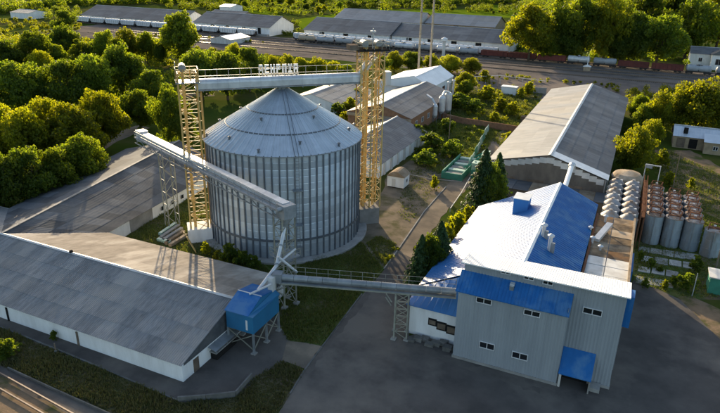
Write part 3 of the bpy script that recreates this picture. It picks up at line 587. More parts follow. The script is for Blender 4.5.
# spout pipes
bt = Vector((-37.0, 52.2, bz1+1.1)); hp = cb+Vector((0, 0, -1.3))
sp = thing('spout_pipe', 'white inclined grain spout running from the conveyor head to the blue bin', 'pipe', tuple(bt))
m1 = hp+Vector((-.1, -.3, -1.2)); m2 = lerp(m1, bt, .62)+Vector((.5, 1.6, -.4))
B().tube(hp, m1, .5, .34).build('funnel', 'steel_grey', sp); B().tube(m1, m2, .23, n=12).build('pipe', 'steel', sp); B().tube(m2, bt+Vector((.3,.6,.3)), .22, n=12).build('pipe', 'steel', sp)
B().tube(bt+Vector((1.5, 1.6, .9)), bt+Vector((-.3, -.4, .1)), .13).build('branch_pipe', 'steel', sp)
for k in (0.02, .5, .97): 
    c_ = lerp(m1, m2, k); dd = (m2-m1).normalized(); B().tube(c_-dd*.08, c_+dd*.08, .34, n=12).build('flange', 'steel_grey', sp)
B().box(bt.x+.5, bt.x+1.2, bt.y+2.3, bt.y+3.0, 5.2, 7.4).build('cyclone_box', 'white_dirty', sp)
B().tube(m2+Vector((.2,.1,1.2)), m2+Vector((2.2,1.2,-1.0)), .15).build('branch_pipe', 'steel', sp)
B().tube(m2+Vector((.1,.1,.2)), m2+Vector((1.4,2.3,1.6)), .14).build('branch_pipe', 'steel', sp)

# ------------------------------------------------------------------ low bridge conveyor to the mill block
ZL = 7.05
la_ = P(280, 277, ZL); lb_ = P(456.5, 291.5, ZL); ld = (lb_-la_).normalized(); ln_ = Vector((-ld.y, ld.x, 0))
lc = thing('bridge_conveyor', 'horizontal round conveyor bridge with railings crossing the yard to the mill', 'conveyor', tuple(la_))
for k in range(12):
    p, q = la_.lerp(lb_, k/12), la_.lerp(lb_, (k+.98)/12); B().tube(p, q, .42, n=14).build('tube_section', 'steel_grey', lc)
B().hexa([c+ln_*y+Vector((0,0,z)) for z in (-.55,-.45) for c, y in ((la_,-.55),(lb_,-.55),(lb_,1.5),(la_,1.5))]).build('walkway', 'steel_grey', lc)
for y in (-.5, 1.4): bar_obj('chord', la_+ln_*y+Vector((0,0,-.62)), lb_+ln_*y+Vector((0,0,-.62)), .14, 'trestle', lc)
railing(lc, [la_+ln_*1.45+Vector((0,0,-.45)), lb_+ln_*1.45+Vector((0,0,-.45))], 1.2, 'trestle', 1.4, .042)
for s_ in (-1, 1): bar_obj('strut', P(386, 290, ZL)+ln_*.4*s_+Vector((0,0,-.7)), P(392, 292, ZL)+ln_*.4*s_+Vector((0,0,-1.6)), .1, 'trestle', lc)
B().hexa([la_+ld*x+ln_*y+Vector((0,0,z)) for z in (-.6, .6) for x, y in ((-.8,-.6),(.3,-.6),(.3,.6),(-.8,.6))]).build('tail_box', 'steel_grey', lc)
TR = P(400, 339); u_ = (TR-la_).dot(ld); TRc = la_+ld*u_+ln_*.4; TRc.z = 0
tr = thing('lattice_trestle', 'pale lattice trestle holding the bridge conveyor at the yard edge', 'trestle', tuple(TRc))
lattice(tr, TRc.x, TRc.y, ld, 1.55, 1.9, .2, ZL-.7, 1.05, 'trestle', .16, .075)
for x, y in ((-1,-1),(1,-1),(1,1),(-1,1)):
    c_ = TRc+ld*(.78*x)+ln_*(.95*y); B().box(c_.x-.3, c_.x+.3, c_.y-.3, c_.y+.3, 0, .25).build('footing', 'concrete', tr)

# ================================================================== MILL BLOCK AND HALL (right)
mx0, mx1, myf, myb = -14.3, 2.75, 61.2, 64.7; mz = 11.55          # upper block
bay1, byf = -2.55, 59.25                                          # projecting bay
ML = thing('mill_building', 'grey-sided mill block with blue lower roof and white top roof, foreground right', 'building', (mx0, byf, 0))
def ribbed(par, a, b, z0, z1, m, out, pitch=0.30, d=0.035, name='wall'):
    """profiled sheet wall from a to b (xy), ribs standing out along out"""
    a = Vector((a[0], a[1], 0)); b = Vector((b[0], b[1], 0)); L = (b-a).length; n = int(L/pitch); o = Vector((out[0], out[1], 0)); mb = B(); pts = []
    for k in range(n):
        for f, h in ((0, 0), (.45, 0), (.55, d), (.9, d)): pts.append(a.lerp(b, (k+f)/n)+o*h)
    pts.append(b)
    for p, q in zip(pts[:-1], pts[1:]): mb.quad(p+Vector((0,0,z0)), q+Vector((0,0,z0)), q+Vector((0,0,z1)), p+Vector((0,0,z1)))
    return mb.build(name, m, par)
# bay front in panels, each panel a sheet of its own
def panels(par, a, b, z0, z1, m, out, n):
    a = Vector((a[0], a[1], 0)); b = Vector((b[0], b[1], 0))
    for k in range(n): ribbed(par, a.lerp(b, k/n), a.lerp(b, (k+.996)/n), z0, z1, m, out, name='wall_panel')
panels(ML, (mx0, byf), (bay1, byf), 0.35, 8.85, 'siding', (0, -1), 6)
panels(ML, (bay1, byf), (bay1, myf), 0.35, 9.6, 'siding', (1, 0), 1)
panels(ML, (mx0, byf), (mx0, 62.6), 0.35, 8.9, 'siding', (-1, 0), 2)
panels(ML, (bay1+.01, myf), (mx1, myf), 0.35, mz, 'siding', (0, -1), 3)
panels(ML, (mx0, myf), (bay1, myf), 8.85, mz, 'siding', (0, -1), 6)
panels(ML, (mx1, myf), (mx1, myb), 0.35, mz-.45, 'siding', (1, 0), 2)
B().prism([(myf, mz-.45), (myb, mz-.45), (myf, mz+.02)], 'x', mx1-.05, mx1).build('wall_gusset', 'siding', ML); B().prism([(myf, mz-.45), (myb, mz-.45), (myf, mz+.02)], 'x', mx0, mx0+.05).build('wall_gusset', 'siding', ML)
panels(ML, (mx0, 62.4), (mx0, myb), 3.0, mz-.45, 'siding', (-1, 0), 2)
panels(ML, (mx0, myb), (mx1, myb), 4.0, mz-.6, 'siding', (0, 1), 6)
B().box(mx0+.05, mx1-.05, myf+.05, myb-.05, 0, mz-.6).build('core', 'siding', ML)
B().box(mx0+.05, bay1-.05, byf+.05, myf+.1, 0, 8.8).build('core', 'siding', ML)
B().box(mx0-.1, bay1+.1, byf-.1, byf+.3, 0, .36).build('plinth', 'concrete', ML); B().box(bay1+.1, mx1+.1, myf-.1, myf+.3, 0, .36).build('plinth', 'concrete', ML); B().box(mx1-.2, mx1+.12, myf+.3, myb, 0, .35).build('plinth', 'concrete', ML)
# white top roof in standing-seam panels, low slope to the back
nw = 18
for k in range(nw):
    xa = mx0-.35+(mx1-mx0+.7)*k/nw; xb = mx0-.35+(mx1-mx0+.7)*(k+1)/nw-.015; yf, yb_ = myf-.45, myb+1.0
    zf, zb = mz+.05, mz-.62
    B().hexa([(xa,yf,zf),(xb,yf,zf),(xb,yb_,zb),(xa,yb_,zb),(xa,yf,zf+.12),(xb,yf,zf+.12),(xb,yb_,zb+.12),(xa,yb_,zb+.12)]).build('roof_panel', 'white_roof', ML)
    for j in range(4): B().hexa([(xa+.24*j,yf-.01,zf+.11),(xa+.05+.24*j,yf-.01,zf+.11),(xa+.05+.24*j,yb_,zb+.11),(xa+.24*j,yb_,zb+.11),(xa+.24*j,yf-.01,zf+.145),(xa+.05+.24*j,yf-.01,zf+.145),(xa+.05+.24*j,yb_,zb+.145),(xa+.24*j,yb_,zb+.145)]).build('roof_rib', 'white_roof', ML)
# blue bay roof
for k in range(8):
    xa = mx0-.3+(bay1-mx0+.5)*k/8; xb = mx0-.3+(bay1-mx0+.5)*(k+1)/8-.012
    B().hexa([(xa,byf-.25,8.86),(xb,byf-.25,8.86),(xb,myf-.02,10.5),(xa,myf-.02,10.5),(xa,byf-.25,8.95),(xb,byf-.25,8.95),(xb,myf-.02,10.59),(xa,myf-.02,10.59)]).build('roof_panel', 'blue', ML)
    for f in (0, .25, .5, .75):
        xr = xa+(xb-xa)*f; B().hexa([(xr,byf-.26,8.94),(xr+.06,byf-.26,8.94),(xr+.06,myf-.02,10.58),(xr,myf-.02,10.58),(xr,byf-.26,8.99),(xr+.06,byf-.26,8.99),(xr+.06,myf-.02,10.63),(xr,myf-.02,10.63)]).build('roof_rib', 'blue', ML)
B().prism([(byf, 8.8), (myf, 10.45), (myf, 8.8)], 'x', bay1-.06, bay1+.04).build('bay_cheek', 'siding', ML)
def window(par, c, w_, h_, plane='y', out=-1, n=2, fr='frame'):
    """framed window with n panes, centre c on a wall plane"""
    c = Vector(c); d = .07
    if plane == 'y':
        def bx(x0, x1, z0, z1, d0, d1): return B().box(c.x+x0, c.x+x1, min(c.y+out*d0, c.y+out*d1), max(c.y+out*d0, c.y+out*d1), c.z+z0, c.z+z1)
    else:
        def bx(x0, x1, z0, z1, d0, d1): return B().box(min(c.x+out*d0, c.x+out*d1), max(c.x+out*d0, c.x+out*d1), c.y+x0, c.y+x1, c.z+z0, c.z+z1)
    mb = bx(-w_/2, w_/2, -h_/2, -h_/2+.08, 0, .1); 
    for a in ((-w_/2, w_/2, h_/2-.07, h_/2), (-w_/2, -w_/2+.07, -h_/2+.08, h_/2-.07), (w_/2-.07, w_/2, -h_/2+.08, h_/2-.07)):
        e = bx(*a, 0, .1); k = len(mb.v); mb.v += e.v; mb.f += [tuple(i+k for i in f) for f in e.f]
    wn = mb.build('window', fr, par)
    for i in range(n):
        x0 = -w_/2+.07+(w_-.14)*i/n; x1 = -w_/2+.07+(w_-.14)*(i+1)/n
        bx(x0+.04*(i > 0), x1-.04*(i < n-1), -h_/2+.08, h_/2-.07, 0, .045).build('pane', 'glass', wn)
        if i: bx(x0-.04, x0+.04, -h_/2+.08, h_/2-.07, .0, .09).build('mullion', fr, wn)
    return wn
for (wx, wy) in ((487, 345.5), (519.8, 355.7)): window(ML, PY(wx, wy, byf-.035), 1.75, .85)
for (wx, wy) in ((484, 299.5), (532, 311.8)): window(ML, PY(wx, wy+1.2, byf-.035), 1.75, .7)
window(ML, PY(592.5, 311.5, myf-.035), 1.95, .75)
for (wx, wy) in ((506, 271.3), (529, 277), (548, 282)): window(ML, PY(wx, wy+.6, myf-.035), 1.1, .5)
# porch with blue roof in the recess
B().hexa([(bay1+.06, byf-.15, 1.7), (.9, byf-.15, 1.7), (.9, myf-.05, 3.9), (bay1+.06, myf-.05, 3.9), (bay1+.06, byf-.15, 1.8), (.9, byf-.15, 1.8), (.9, myf-.05, 4.0), (bay1+.06, myf-.05, 4.0)]).build('porch_roof', 'blue', ML)
B().box(.7, .85, byf, myf-.05, 0, 1.75).build('porch_wall', 'concrete', ML); B().box(bay1+.1, .5, myf-.12, myf-.05, 0, 2.6).build('porch_door', 'dark', ML)
B().box(-2.4, -2.15, byf-.1, byf+.15, 0, 1.72).build('porch_post', 'white_dirty', ML); B().box(.86, 1.9, byf+.6, myf-.1, 0, .5).build('porch_step', 'concrete', ML)
# blue side panel and vent, roof fan box
B().box(mx1+.04, mx1+.75, 61.9, 63.7, 7.6, mz-.3).build('side_box', 'blue', ML)
fan = B().box(-9.0, -8.5, myf-.75, myf-.2, 9.9, 10.5); fan.build('fan_unit', 'steel', ML); B().tube((-8.75, myf-.9, 10.2), (-8.75, myf-.2, 10.2), .22).build('fan_duct', 'steel', ML)
B().box(-8.95, -8.5, 60.2, 60.6, 9.5, 10.3).build('fan_bracket', 'steel_grey', ML)
# ---- hall
HL = thing('mill_hall', 'gabled hall with glossy blue profiled metal roof behind the mill block', 'building', (-8.5, 80, 0))
hy0, hy1 = 62.6, 95.9; hrx, hrz, hlx, hlz, hex_, hez = -8.5, 11.0, -20.7, 4.75, -2.75, 8.45
nh = 30
def roofstrip(par, pts_a, pts_b, m, name='roof_panel', th=.06):
    a, b = pts_a; c, d = pts_b; z = Vector((0, 0, th))
    a, b, c, d = map(Vector, (a, b, c, d))
    return B().hexa([a, b, d, c, a+z, b+z, d+z, c+z]).build(name, m, par)
for k in range(nh):  # one roof: sun is put into the left slope's paler blue
    ya = hy0-.2+(hy1-hy0+.4)*k/nh; yb_ = hy0-.2+(hy1-hy0+.4)*(k+1)/nh-.02
    if ya > 64.9: roofstrip(HL, ((hrx, ya, hrz), (hrx, yb_, hrz)), ((hlx-.4, ya, hlz-.2), (hlx-.4, yb_, hlz-.2)), 'blue_roof_lit')
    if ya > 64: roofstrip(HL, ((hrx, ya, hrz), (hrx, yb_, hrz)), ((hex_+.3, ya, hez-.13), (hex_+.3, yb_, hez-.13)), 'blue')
    for f in (.0, .25, .5, .75):
        y_ = ya+(yb_-ya)*f
        roofstrip(HL, ((hrx, y_, hrz+.06), (hrx, y_+.07, hrz+.06)), ((hlx-.4, y_, hlz-.14), (hlx-.4, y_+.07, hlz-.14)), 'blue_roof_lit', 'roof_rib', .045) if f in (0, .5) and ya > 64.9 else None
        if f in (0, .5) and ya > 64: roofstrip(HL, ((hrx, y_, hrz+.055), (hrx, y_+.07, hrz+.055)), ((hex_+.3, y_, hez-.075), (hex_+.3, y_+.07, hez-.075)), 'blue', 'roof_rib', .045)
for k in range(8):
    ya = 64.9+31*k/8; B().prism([(hrx-.3, hrz-.02), (hrx, hrz+.16), (hrx+.3, hrz-.02), (hrx, hrz+.09)], 'y', ya, ya+3.85).build('ridge_cap', 'white_roof', HL)
hfy = 61.7                                               # hipped low front of the hall beside the block
for k in range(8):
    xa = hlx-.4+(mx0-.05-hlx+.4)*k/8; xb = hlx-.4+(mx0-.05-hlx+.4)*(k+1)/8-.015; ht = lambda x: hlz-.2+(x-hlx+.4)*.5
    B().hexa([(xa, hfy-.35, 4.12), (xb, hfy-.35, 4.12), (xb, 65.35, ht(xb)), (xa, 65.35, ht(xa)), (xa, hfy-.35, 4.19), (xb, hfy-.35, 4.19), (xb, 65.35, ht(xb)+.07), (xa, 65.35, ht(xa)+.07)]).build('roof_panel', 'blue_roof_lit', HL)
wallseg(HL, (hlx, hfy), (mx0-.06, hfy), 0, 4.1, 'white')
wallseg(HL, (hlx, hy1), (hlx, hfy+.26), 0, 4.1, 'white_dirty', th=-.25); wallseg(HL, (hex_, 64.8), (hex_, hy1), 0, 8.3, 'siding', th=.2)
B().prism([(hlx, 0), (hex_, 0), (hex_, 8.35), (hrx, 10.9), (hlx, 4.65)], 'y', hy1-.25, hy1-.02).build('gable', 'white_dirty', HL)
# broken opening and rubble ramp of the low front wall
pA, pB = PY(428.5, 316, hfy-.05), PY(455, 330, hfy-.05)
for k, (f0, f1, za, zb) in enumerate(((0, .28, 1.9, 2.9), (.28, .6, 1.55, 2.75), (.6, 1.0, 1.35, 2.6))):
    xa, xb = pA.x+(mx0-.1-pA.x)*f0, pA.x+(mx0-.1-pA.x)*f1; B().box(xa, xb-.01, hfy-.04, hfy-.003, za, zb).build('opening', 'dark', HL); B().box(xa+.12, xb-.14, hfy-.09, hfy-.045, za+.2, zb-.25).build('shutter', 'wood', HL)
rb_ = random.Random(4)
for k in range(9):
    x_ = pA.x-1.5+k*.75; z_ = rb_.uniform(.25, .6); B().hexa([(x_+a*rb_.uniform(.4, .6), 60.2+.45*(k % 3)+b*rb_.uniform(.3, .5), z) for z in (0, z_) for a, b in ((-1, -1), (1, -1), (1, 1), (-1, 1))]).build('broken_slab', 'concrete_dark', HL)
# roof monitor box and vent pipes
bxp = [(-13.7, -11.6, 85.6, 88.2)]
for (x0, x1, y0, y1) in bxp:
    zb = hrz-(hrx-x1)*.5; B().box(x0, x1, y0, y1, 7.9, 11.0).build('roof_box', 'blue_roof_lit', HL); B().box(x0-.12, x1+.12, y0-.12, y1+.12, 11.0, 11.1).build('box_lid', 'steel', HL)
for (px_, py_, h_) in ((543, 237, 1.6), (549, 251, 2.0)):
    d = ray(px_, py_); kk = .0
    for _ in range(200):
        kk += .5; q_ = CAM+d*kk
        if q_.z < hrz-(q_.x-hrx)*.44: break
    B().tube(q_-Vector((0,0,.5)), q_+Vector((0,0,h_)), .24, n=10).build('vent_pipe', 'steel', HL); B().lathe([(.02,.4),(.42,.15),(.42,0),(.2,0)], 12, tuple(q_+Vector((0,0,h_)))).build('vent_cap', 'steel', HL)
    B().box(q_.x+.15, q_.x+.6, q_.y-.25, q_.y+.1, q_.z-.2, q_.z+h_*.6).build('vent_motor', 'steel_grey', HL)
# ---- annex with slab roof
an0, an1, any0, any1, anz = -2.35, 3.0, 65.0, 92.6, 8.0
AN = thing('annex', 'low annex with stained concrete slab roof right of the blue hall', 'building', (an0, any0, 0))
B().box(an0, an1, any0, any1, 0, anz-.15).build('wall', 'siding', AN)
rows = 11
for j in range(rows):
    ya = any0+(any1-any0)*j/rows; yb_ = any0+(any1-any0)*(j+1)/rows-.06
    for i, (xa, xb) in enumerate(((an0+.05, .1), (.2, an1-.15))):
        B().box(xa, xb, ya, yb_, anz-.15, anz+random.uniform(0, .07)).build('roof_slab', 'white_dirty' if j < 5 else random.choice(('annex_slab', 'annex_slab', 'concrete_tan', 'annex_rust')), AN)
B().box(an1-.14, an1+.12, any0, any1+.1, anz-.15, anz+.4).build('parapet', 'concrete_tan', AN); B().box(an0, an0+.3, 66, any1, anz+.08, anz+.25).build('gutter', 'rust', AN)
B().box(an1+.01, an1+.5, 78, 84, 3.2, 6.6).build('side_panel', 'blue', AN)
for y in (70, 75.5, 81): B().box(an1+.005, an1+.06, y, y+2.2, 2.6, 4.0).build('window', 'glass', AN)
chs = thing('roof_chute', 'whitish sloping grain chute lying on the annex slab roof', 'chute', tuple(P(600, 238, anz)))
c0, c1 = P(596, 240, anz+.4), P(610, 224, anz+1.3)
B().bar(c0, c1, .8, .45).build('trough', 'steel', chs); bar_obj('support', c1.lerp(c0, .15)-Vector((0,0,1.3)), c1.lerp(c0, .15), .15, 'rust', chs); bar_obj('support', c1.lerp(c0, .8)-Vector((0,0,.6)), c1.lerp(c0, .8), .15, 'rust', chs)
for (px_, py_, h_, l_) in ((605, 222, .9, 'farthest'), (592, 243, .8, 'second nearest'), (600, 250, .5, 'nearest'), (590, 232, .7, 'second farthest')):
    b_ = P(px_, py_, anz+.05); v_ = thing('roof_cowl', l_+' small pale roof cowl on the annex slabs', 'vent', tuple(b_), 'cowls on the annex roof')
    B().tube(b_-Vector((0,0,.05)), b_+Vector((0,0,h_)), .16).build('pipe', 'steel', v_); B().lathe([(0,.3),(.36,.1),(.36,0),(.16,0)], 10, tuple(b_+Vector((0,0,h_)))).build('cap', 'steel', v_)

# ================================================================== GREY GABLED SHED behind
gx0, gx1, grx, gy0, gy1 = -24.6, -2.3, -13.0, 117.6, 202.0; gl, gr, gz = 6.3, 5.7, 9.0
GS = thing('grey_shed', 'large grey gabled warehouse with pale ridge behind the blue hall', 'warehouse', (grx, gy0, 0))
sheets(GS, (grx, gy0, gz), (grx, gy1, gz), (gx0-.3, gy1, gl-.07), (gx0-.3, gy0, gl-.07), 26, 4, 'slate', waves=8)  # paler slate than the right slope: its sun is in the colour
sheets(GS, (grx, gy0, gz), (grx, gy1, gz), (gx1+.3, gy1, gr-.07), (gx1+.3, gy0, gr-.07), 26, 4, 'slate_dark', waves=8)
for xa, za in ((gx0, gl), (gx1, gr)): B().quad((grx, gy0, gz-.06), (grx, gy1, gz-.06), (xa, gy1, za-.06), (xa, gy0, za-.06)).build('roof_deck', 'slate_dark', GS)
for k in range(14):
    ya = gy0+(gy1-gy0)*k/14; B().prism([(grx-.45, gz-.03), (grx, gz+.16), (grx+.45, gz-.03), (grx, gz+.08)], 'y', ya, ya+6.0).build('ridge_cap', 'flashing', GS)
roofstrip(GS, ((grx, gy0-.2, gz+.06), (grx, gy0+3.2, gz+.06)), ((gx1+.3, gy0-.2, gr+.0), (gx1+.3, gy0+3.2, gr+.0)), 'steel', 'verge_sheet', .05)
B().box(gx0, gx0+.25, gy0, gy1, 0, gl-.1).build('wall', 'concrete', GS); B().box(gx1-.25, gx1, gy0, gy1, 0, gr-.1).build('wall', 'concrete', GS)
B().box(gx0+.25, gx1-.25, gy0, gy0+.3, 0, 4.6).build('wall', 'shedwall', GS); B().prism([(gx0+.25, 4.6), (gx1-.25, 4.6), (gx1-.25, gr-.12), (grx, gz-.12), (gx0+.25, gl-.12)], 'y', gy0-.04, gy0+.3).build('gable', 'shedwall', GS)
for k in range(16):
    xa = gx0+.3+k*1.35; top = gl+(gz-gl)*min(1, (xa-gx0)/(grx-gx0))-.2-max(0, (xa+1.2-grx))*.31
    B().box(xa, xa+1.34, gy0-.1, gy0-.045-.02*(k % 2), top-1.1, top).build('gable_sheet', 'steel', GS)
B().prism([(gx0+.25, 0), (gx1-.25, 0), (gx1-.25, gr-.12), (grx, gz-.12), (gx0+.25, gl-.12)], 'y', gy1-.3, gy1-.02).build('gable', 'concrete', GS)
for x in (-22.4, -16.8, -9.5): B().box(x, x+3.2, gy0-.06, gy0-.003, 0, 3.6).build('door', 'wood', GS)
pp_ = thing('vent_stack', 'white slanting pipe between the grey warehouse gable and the blue hall', 'pipe', tuple(P(566, 186, 9)))
B().tube(P(565, 187, 8.2), P(571.5, 167, 9.6), .42, n=12).build('pipe', 'white_roof', pp_); B().tube(P(571.5, 167, 9.6), P(572.5, 164.5, 9.9), .6, n=12).build('collar', 'steel', pp_)
# clutter on / beside the grey shed's lean-to roof
LT = thing('lean_to', 'low flat lean-to with pale boards in front of the grey warehouse', 'shed', (-20, 112, 0))
B().box(-24.2, -1.0, 112.2, gy0-.12, 0, 3.0).build('wall', 'shedwall', LT)
for k in range(8): B().box(-24.4+k*2.95, -24.4+k*2.95+2.9, 111.9, gy0-.13, 3.0, 3.1+.03*(k % 2)).build('roof_board', 'slate_dark' if k % 3 else 'concrete_tan', LT)

# ================================================================== STEEL TANKS
def tank_proto(name, label, dome, group):
    t = thing(name, label, 'tank', (0, 0, 0), group); r, h = 1.38, 5.0
    B().lathe([(r, 0), (r, 1.6), (r+.04, 1.62), (r, 1.66), (r, 3.3), (r+.04, 3.32), (r, 3.36), (r, h)], 24).build('shell', 'tank_blue', t)
    if dome:
        B().lathe([(r+.06, h-.08), (r+.06, h+.02), (r*.55, h+.62), (.28, h+.85), (.28, h+1.05), (0, h+1.08)], 24).build('cone_roof', 'tank', t)
        B().tube((.8, 0, h+.35), (.8, 0, h+.75), .2).build('hatch', 'steel', t)
    else:
        B().lathe([(r+.04, h-.06), (r+.04, h+.05), (r*.5, h+.25), (0, h+.32)], 24).build('lid', 'tank_lid', t)
        for a in range(4): bar_obj('rusty_post', (1.2*cos(a*pi/2+.6), 1.2*sin(a*pi/2+.6), h), (1.2*cos(a*pi/2+.6), 1.2*sin(a*pi/2+.6), h+.95), .12, 'rust', t)
        for a in range(4): bar_obj('rusty_rail', (1.2*cos(a*pi/2+.6), 1.2*sin(a*pi/2+.6), h+.9), (1.2*cos((a+1)*pi/2+.6), 1.2*sin((a+1)*pi/2+.6), h+.9), .11, 'rust', t)
        B().box(-.9, .9, -.28, .28, h+.28, h+.36).build('catwalk', 'rust', t)
        B().tube((0, .5, h), (0, .5, h+.7), .22).build('inlet', 'steel', t)
    bar_obj('ladder', (0, -r-.1, 0), (0, -r-.1, h+.3), .12, 'steel_grey', t)
    return t
td = tank_proto('grain_tank', 'x', True, 'cone-roofed steel tanks behind the annex'); tf = tank_proto('grain_tank', 'x', False, 'rusty-topped steel tanks by the garden')
ordn = ['front', 'second', 'third', 'fourth', 'fifth', 'sixth', 'seventh']
for i, x in enumerate((-0.55, 2.35)):
    for j in range(7): inst(td, (x, 101.4+j*2.95, 0), 0, (1, 1, 1.0), '%s cone-roofed steel tank of the %s column behind the annex' % (ordn[j], ('left', 'right')[i]))
for i, (x, n_) in enumerate(((6.3, 6), (9.2, 5), (12.1, 5), (15.0, 1))):
    for j in range(n_): inst(tf, (x, 105.4+j*2.9-(1.2 if i == 3 else 0), 0), 0, (1, 1, 1 if i < 3 else .88), '%s rusty-topped tank in the %s column right of the gantry' % (ordn[j], ordn[i]))
gwt = thing('gantry', 'rusty dark catwalk gantry between the two tank groups', 'gantry', (4.3, 102, 0))
B().box(4.05, 4.6, 101, 121, 5.6, 5.75).build('deck', 'rust', gwt)
for k in range(7):
    for x in (4.05, 4.6): bar_obj('post', (x, 101.2+k*3.2, 0), (x, 101.2+k*3.2, 6.7), .12, 'rust', gwt)
for x in (4.05, 4.6): bar_obj('handrail', (x, 101, 6.7), (x, 121, 6.7), .09, 'rust', gwt)
bx_ = thing('hopper_roof', 'tan domed roof at the far end of the cone-roofed tanks', 'roof', (1.2, 122.5, 0))
B().lathe([(2.9, 0), (2.9, 5.2), (2.3, 5.9), (0, 6.3)], 20, (1.1, 123.5, 0)).build('shell', 'concrete_tan', bx_)
fr_ = thing('steel_frame', 'small steel gate frame standing behind the tanks', 'frame', (5.2, 124.5, 0))
for x in (4.0, 6.6): bar_obj('post', (x, 125, 0), (x, 125, 7.6), .16, 'steel', fr_)
bar_obj('beam', (3.9, 125, 7.6), (6.7, 125, 7.6), .16, 'steel', fr_); B().box(4.0, 5.2, 124.8, 125.3, 7.0, 7.7).build('winch', 'steel_grey', fr_)

# ================================================================== concrete slab yard, container
k_ = 0
for row, (ya, xs) in enumerate(((250, (640, 652, 664, 676, 688)), (259, (643, 657, 671, 685)), (270, (640, 654, 668)), (281, (638, 650, 662)))):
    for xx_ in xs:
        c = P(xx_+4, ya+(xx_-640)*.15); w2, d2 = random.uniform(.84, .98), random.uniform(.95, 1.3)
        o = B().hexa([(x, y, z) for z in (0.012, .1+random.uniform(0, .05)) for x, y in ((c.x-w2, c.y-d2), (c.x+w2*.95, c.y-d2*.9), (c.x+w2, c.y+d2), (c.x-w2*.9, c.y+d2*.95))]).build('concrete_slab', 'slab')
        tag(centre(o), '%s pale concrete slab from the annex in the %s row of the weedy slab yard' % (['first', 'second', 'third', 'fourth', 'fifth'][xs.index(xx_)], ['back', 'second', 'third', 'front'][row]), 'slab', 'slabs in the weedy yard')
cb_ = P(707, 293); gcn = thing('container', 'green cabin with pale roof cut by the right edge of the photo', 'cabin', tuple(cb_))
B().box(cb_.x, cb_.x+6, cb_.y, cb_.y+3.0, 0, 2.5).build('body', 'green', gcn); B().box(cb_.x-.2, cb_.x+6.2, cb_.y-.2, cb_.y+3.2, 2.5, 2.65).build('roof', 'white_dirty', gcn); B().box(cb_.x+1.6, cb_.x+2.5, cb_.y-.05, cb_.y, 0, 2.0).build('door', 'green_pale', gcn)
def pole(name, label, b, h, r, m, cat='pole', cross=0):
    t = thing(name, label, cat, tuple(b)); b = Vector(b)
    B().tube(b, b+Vector((0, 0, h)), r, r*.7, n=10).build('shaft', m, t)
    for k in range(cross): bar_obj('crossarm', b+Vector((-.9, 0, h-.4-k*.5)), b+Vector((.9, 0, h-.4-k*.5)), .1, m, t)
    B().lathe([(r*1.6, 0), (r*1.6, .2), (r, .3)], 10, tuple(b)).build('base', 'concrete', t)
    return t
pole('utility_pole', 'leaning-braced wooden pole by the right edge, beside the green cabin', P(714, 275), 7.5, .14, 'wood', cross=1)
pole('utility_pole', 'thin pale pole in the weeds left of the green cabin', P(692, 296), 3.6, .07, 'steel')
pole('utility_pole', 'tall thin pole standing at the garden edge behind the rusty tanks', P(671, 196), 9.5, .1, 'wood', cross=1)

# ================================================================== OTHER BUILDINGS
def gabled(name, label, x0, x1, y0, y1, ez, rz_, wall, roof, axis='y', cat='building', nu=8, nv=3, ez2=None, over=.3, ridge=None, cap='flashing', waves=3, rc=None):
    """building with gable roof in sheets; axis = ridge direction"""
    t = thing(name, label, cat, (x0, y0, 0)); ez2 = ez if ez2 is None else ez2
    if axis == 'y':
        rx = (x0+x1)/2 if ridge is None else ridge
        a, b = (rx, y0-over, rz_), (rx, y1+over, rz_)
        sheets(t, a, b, (x0-over, y1+over, ez-.08), (x0-over, y0-over, ez-.08), nu, nv, roof, waves=waves); sheets(t, a, b, (x1+over, y1+over, ez2-.08), (x1+over, y0-over, ez2-.08), nu, nv, roof, waves=waves)
        for xa, za in ((x0, ez), (x1, ez2)): B().quad((rx, y0, rz_-.07), (rx, y1, rz_-.07), (xa, y1, za-.07), (xa, y0, za-.07)).build('roof_deck', roof, t)
        for ya, yb_ in ((y0, y0+.25), (y1-.25, y1)): B().prism([(x0, 0), (x1, 0), (x1, ez2-.1), (rx, rz_-.12), (x0, ez-.1)], 'y', ya, yb_).build('wall', wall, t)
        B().box(x0, x0+.25, y0+.25, y1-.25, 0, ez-.1).build('wall', wall, t); B().box(x1-.25, x1, y0+.25, y1-.25, 0, ez2-.1).build('wall', wall, t)
        B().prism([(rx-.3, rz_), (rx, rz_+.14), (rx+.3, rz_), (rx, rz_+.08)], 'y', y0-over, y1+over).build('ridge_cap', cap, t)
    else:
        ry = (y0+y1)/2 if ridge is None else ridge
        a, b = (x0-over, ry, rz_), (x1+over, ry, rz_)
        sheets(t, a, b, (x1+over, y0-over, ez-.08), (x0-over, y0-over, ez-.08), nu, nv, roof, waves=waves); sheets(t, a, b, (x1+over, y1+over, ez2-.08), (x0-over, y1+over, ez2-.08), nu, nv, roof, waves=waves)
        for ya, za in ((y0, ez), (y1, ez2)): B().quad((x0, ry, rz_-.07), (x1, ry, rz_-.07), (x1, ya, za-.07), (x0, ya, za-.07)).build('roof_deck', roof, t)
        for xa, xb in ((x0, x0+.25), (x1-.25, x1)): B().prism([(y0, 0), (y1, 0), (y1, ez2-.1), (ry, rz_-.12), (y0, ez-.1)], 'x', xa, xb).build('wall', wall, t)
        B().box(x0+.25, x1-.25, y0, y0+.25, 0, ez-.1).build('wall', wall, t); B().box(x0+.25, x1-.25, y1-.25, y1, 0, ez2-.1).build('wall', wall, t)
        B().prism([(ry-.3, rz_), (ry, rz_+.14), (ry+.3, rz_), (ry, rz_+.08)], 'x', x0-over, x1+over).build('ridge_cap', cap, t)
    return t
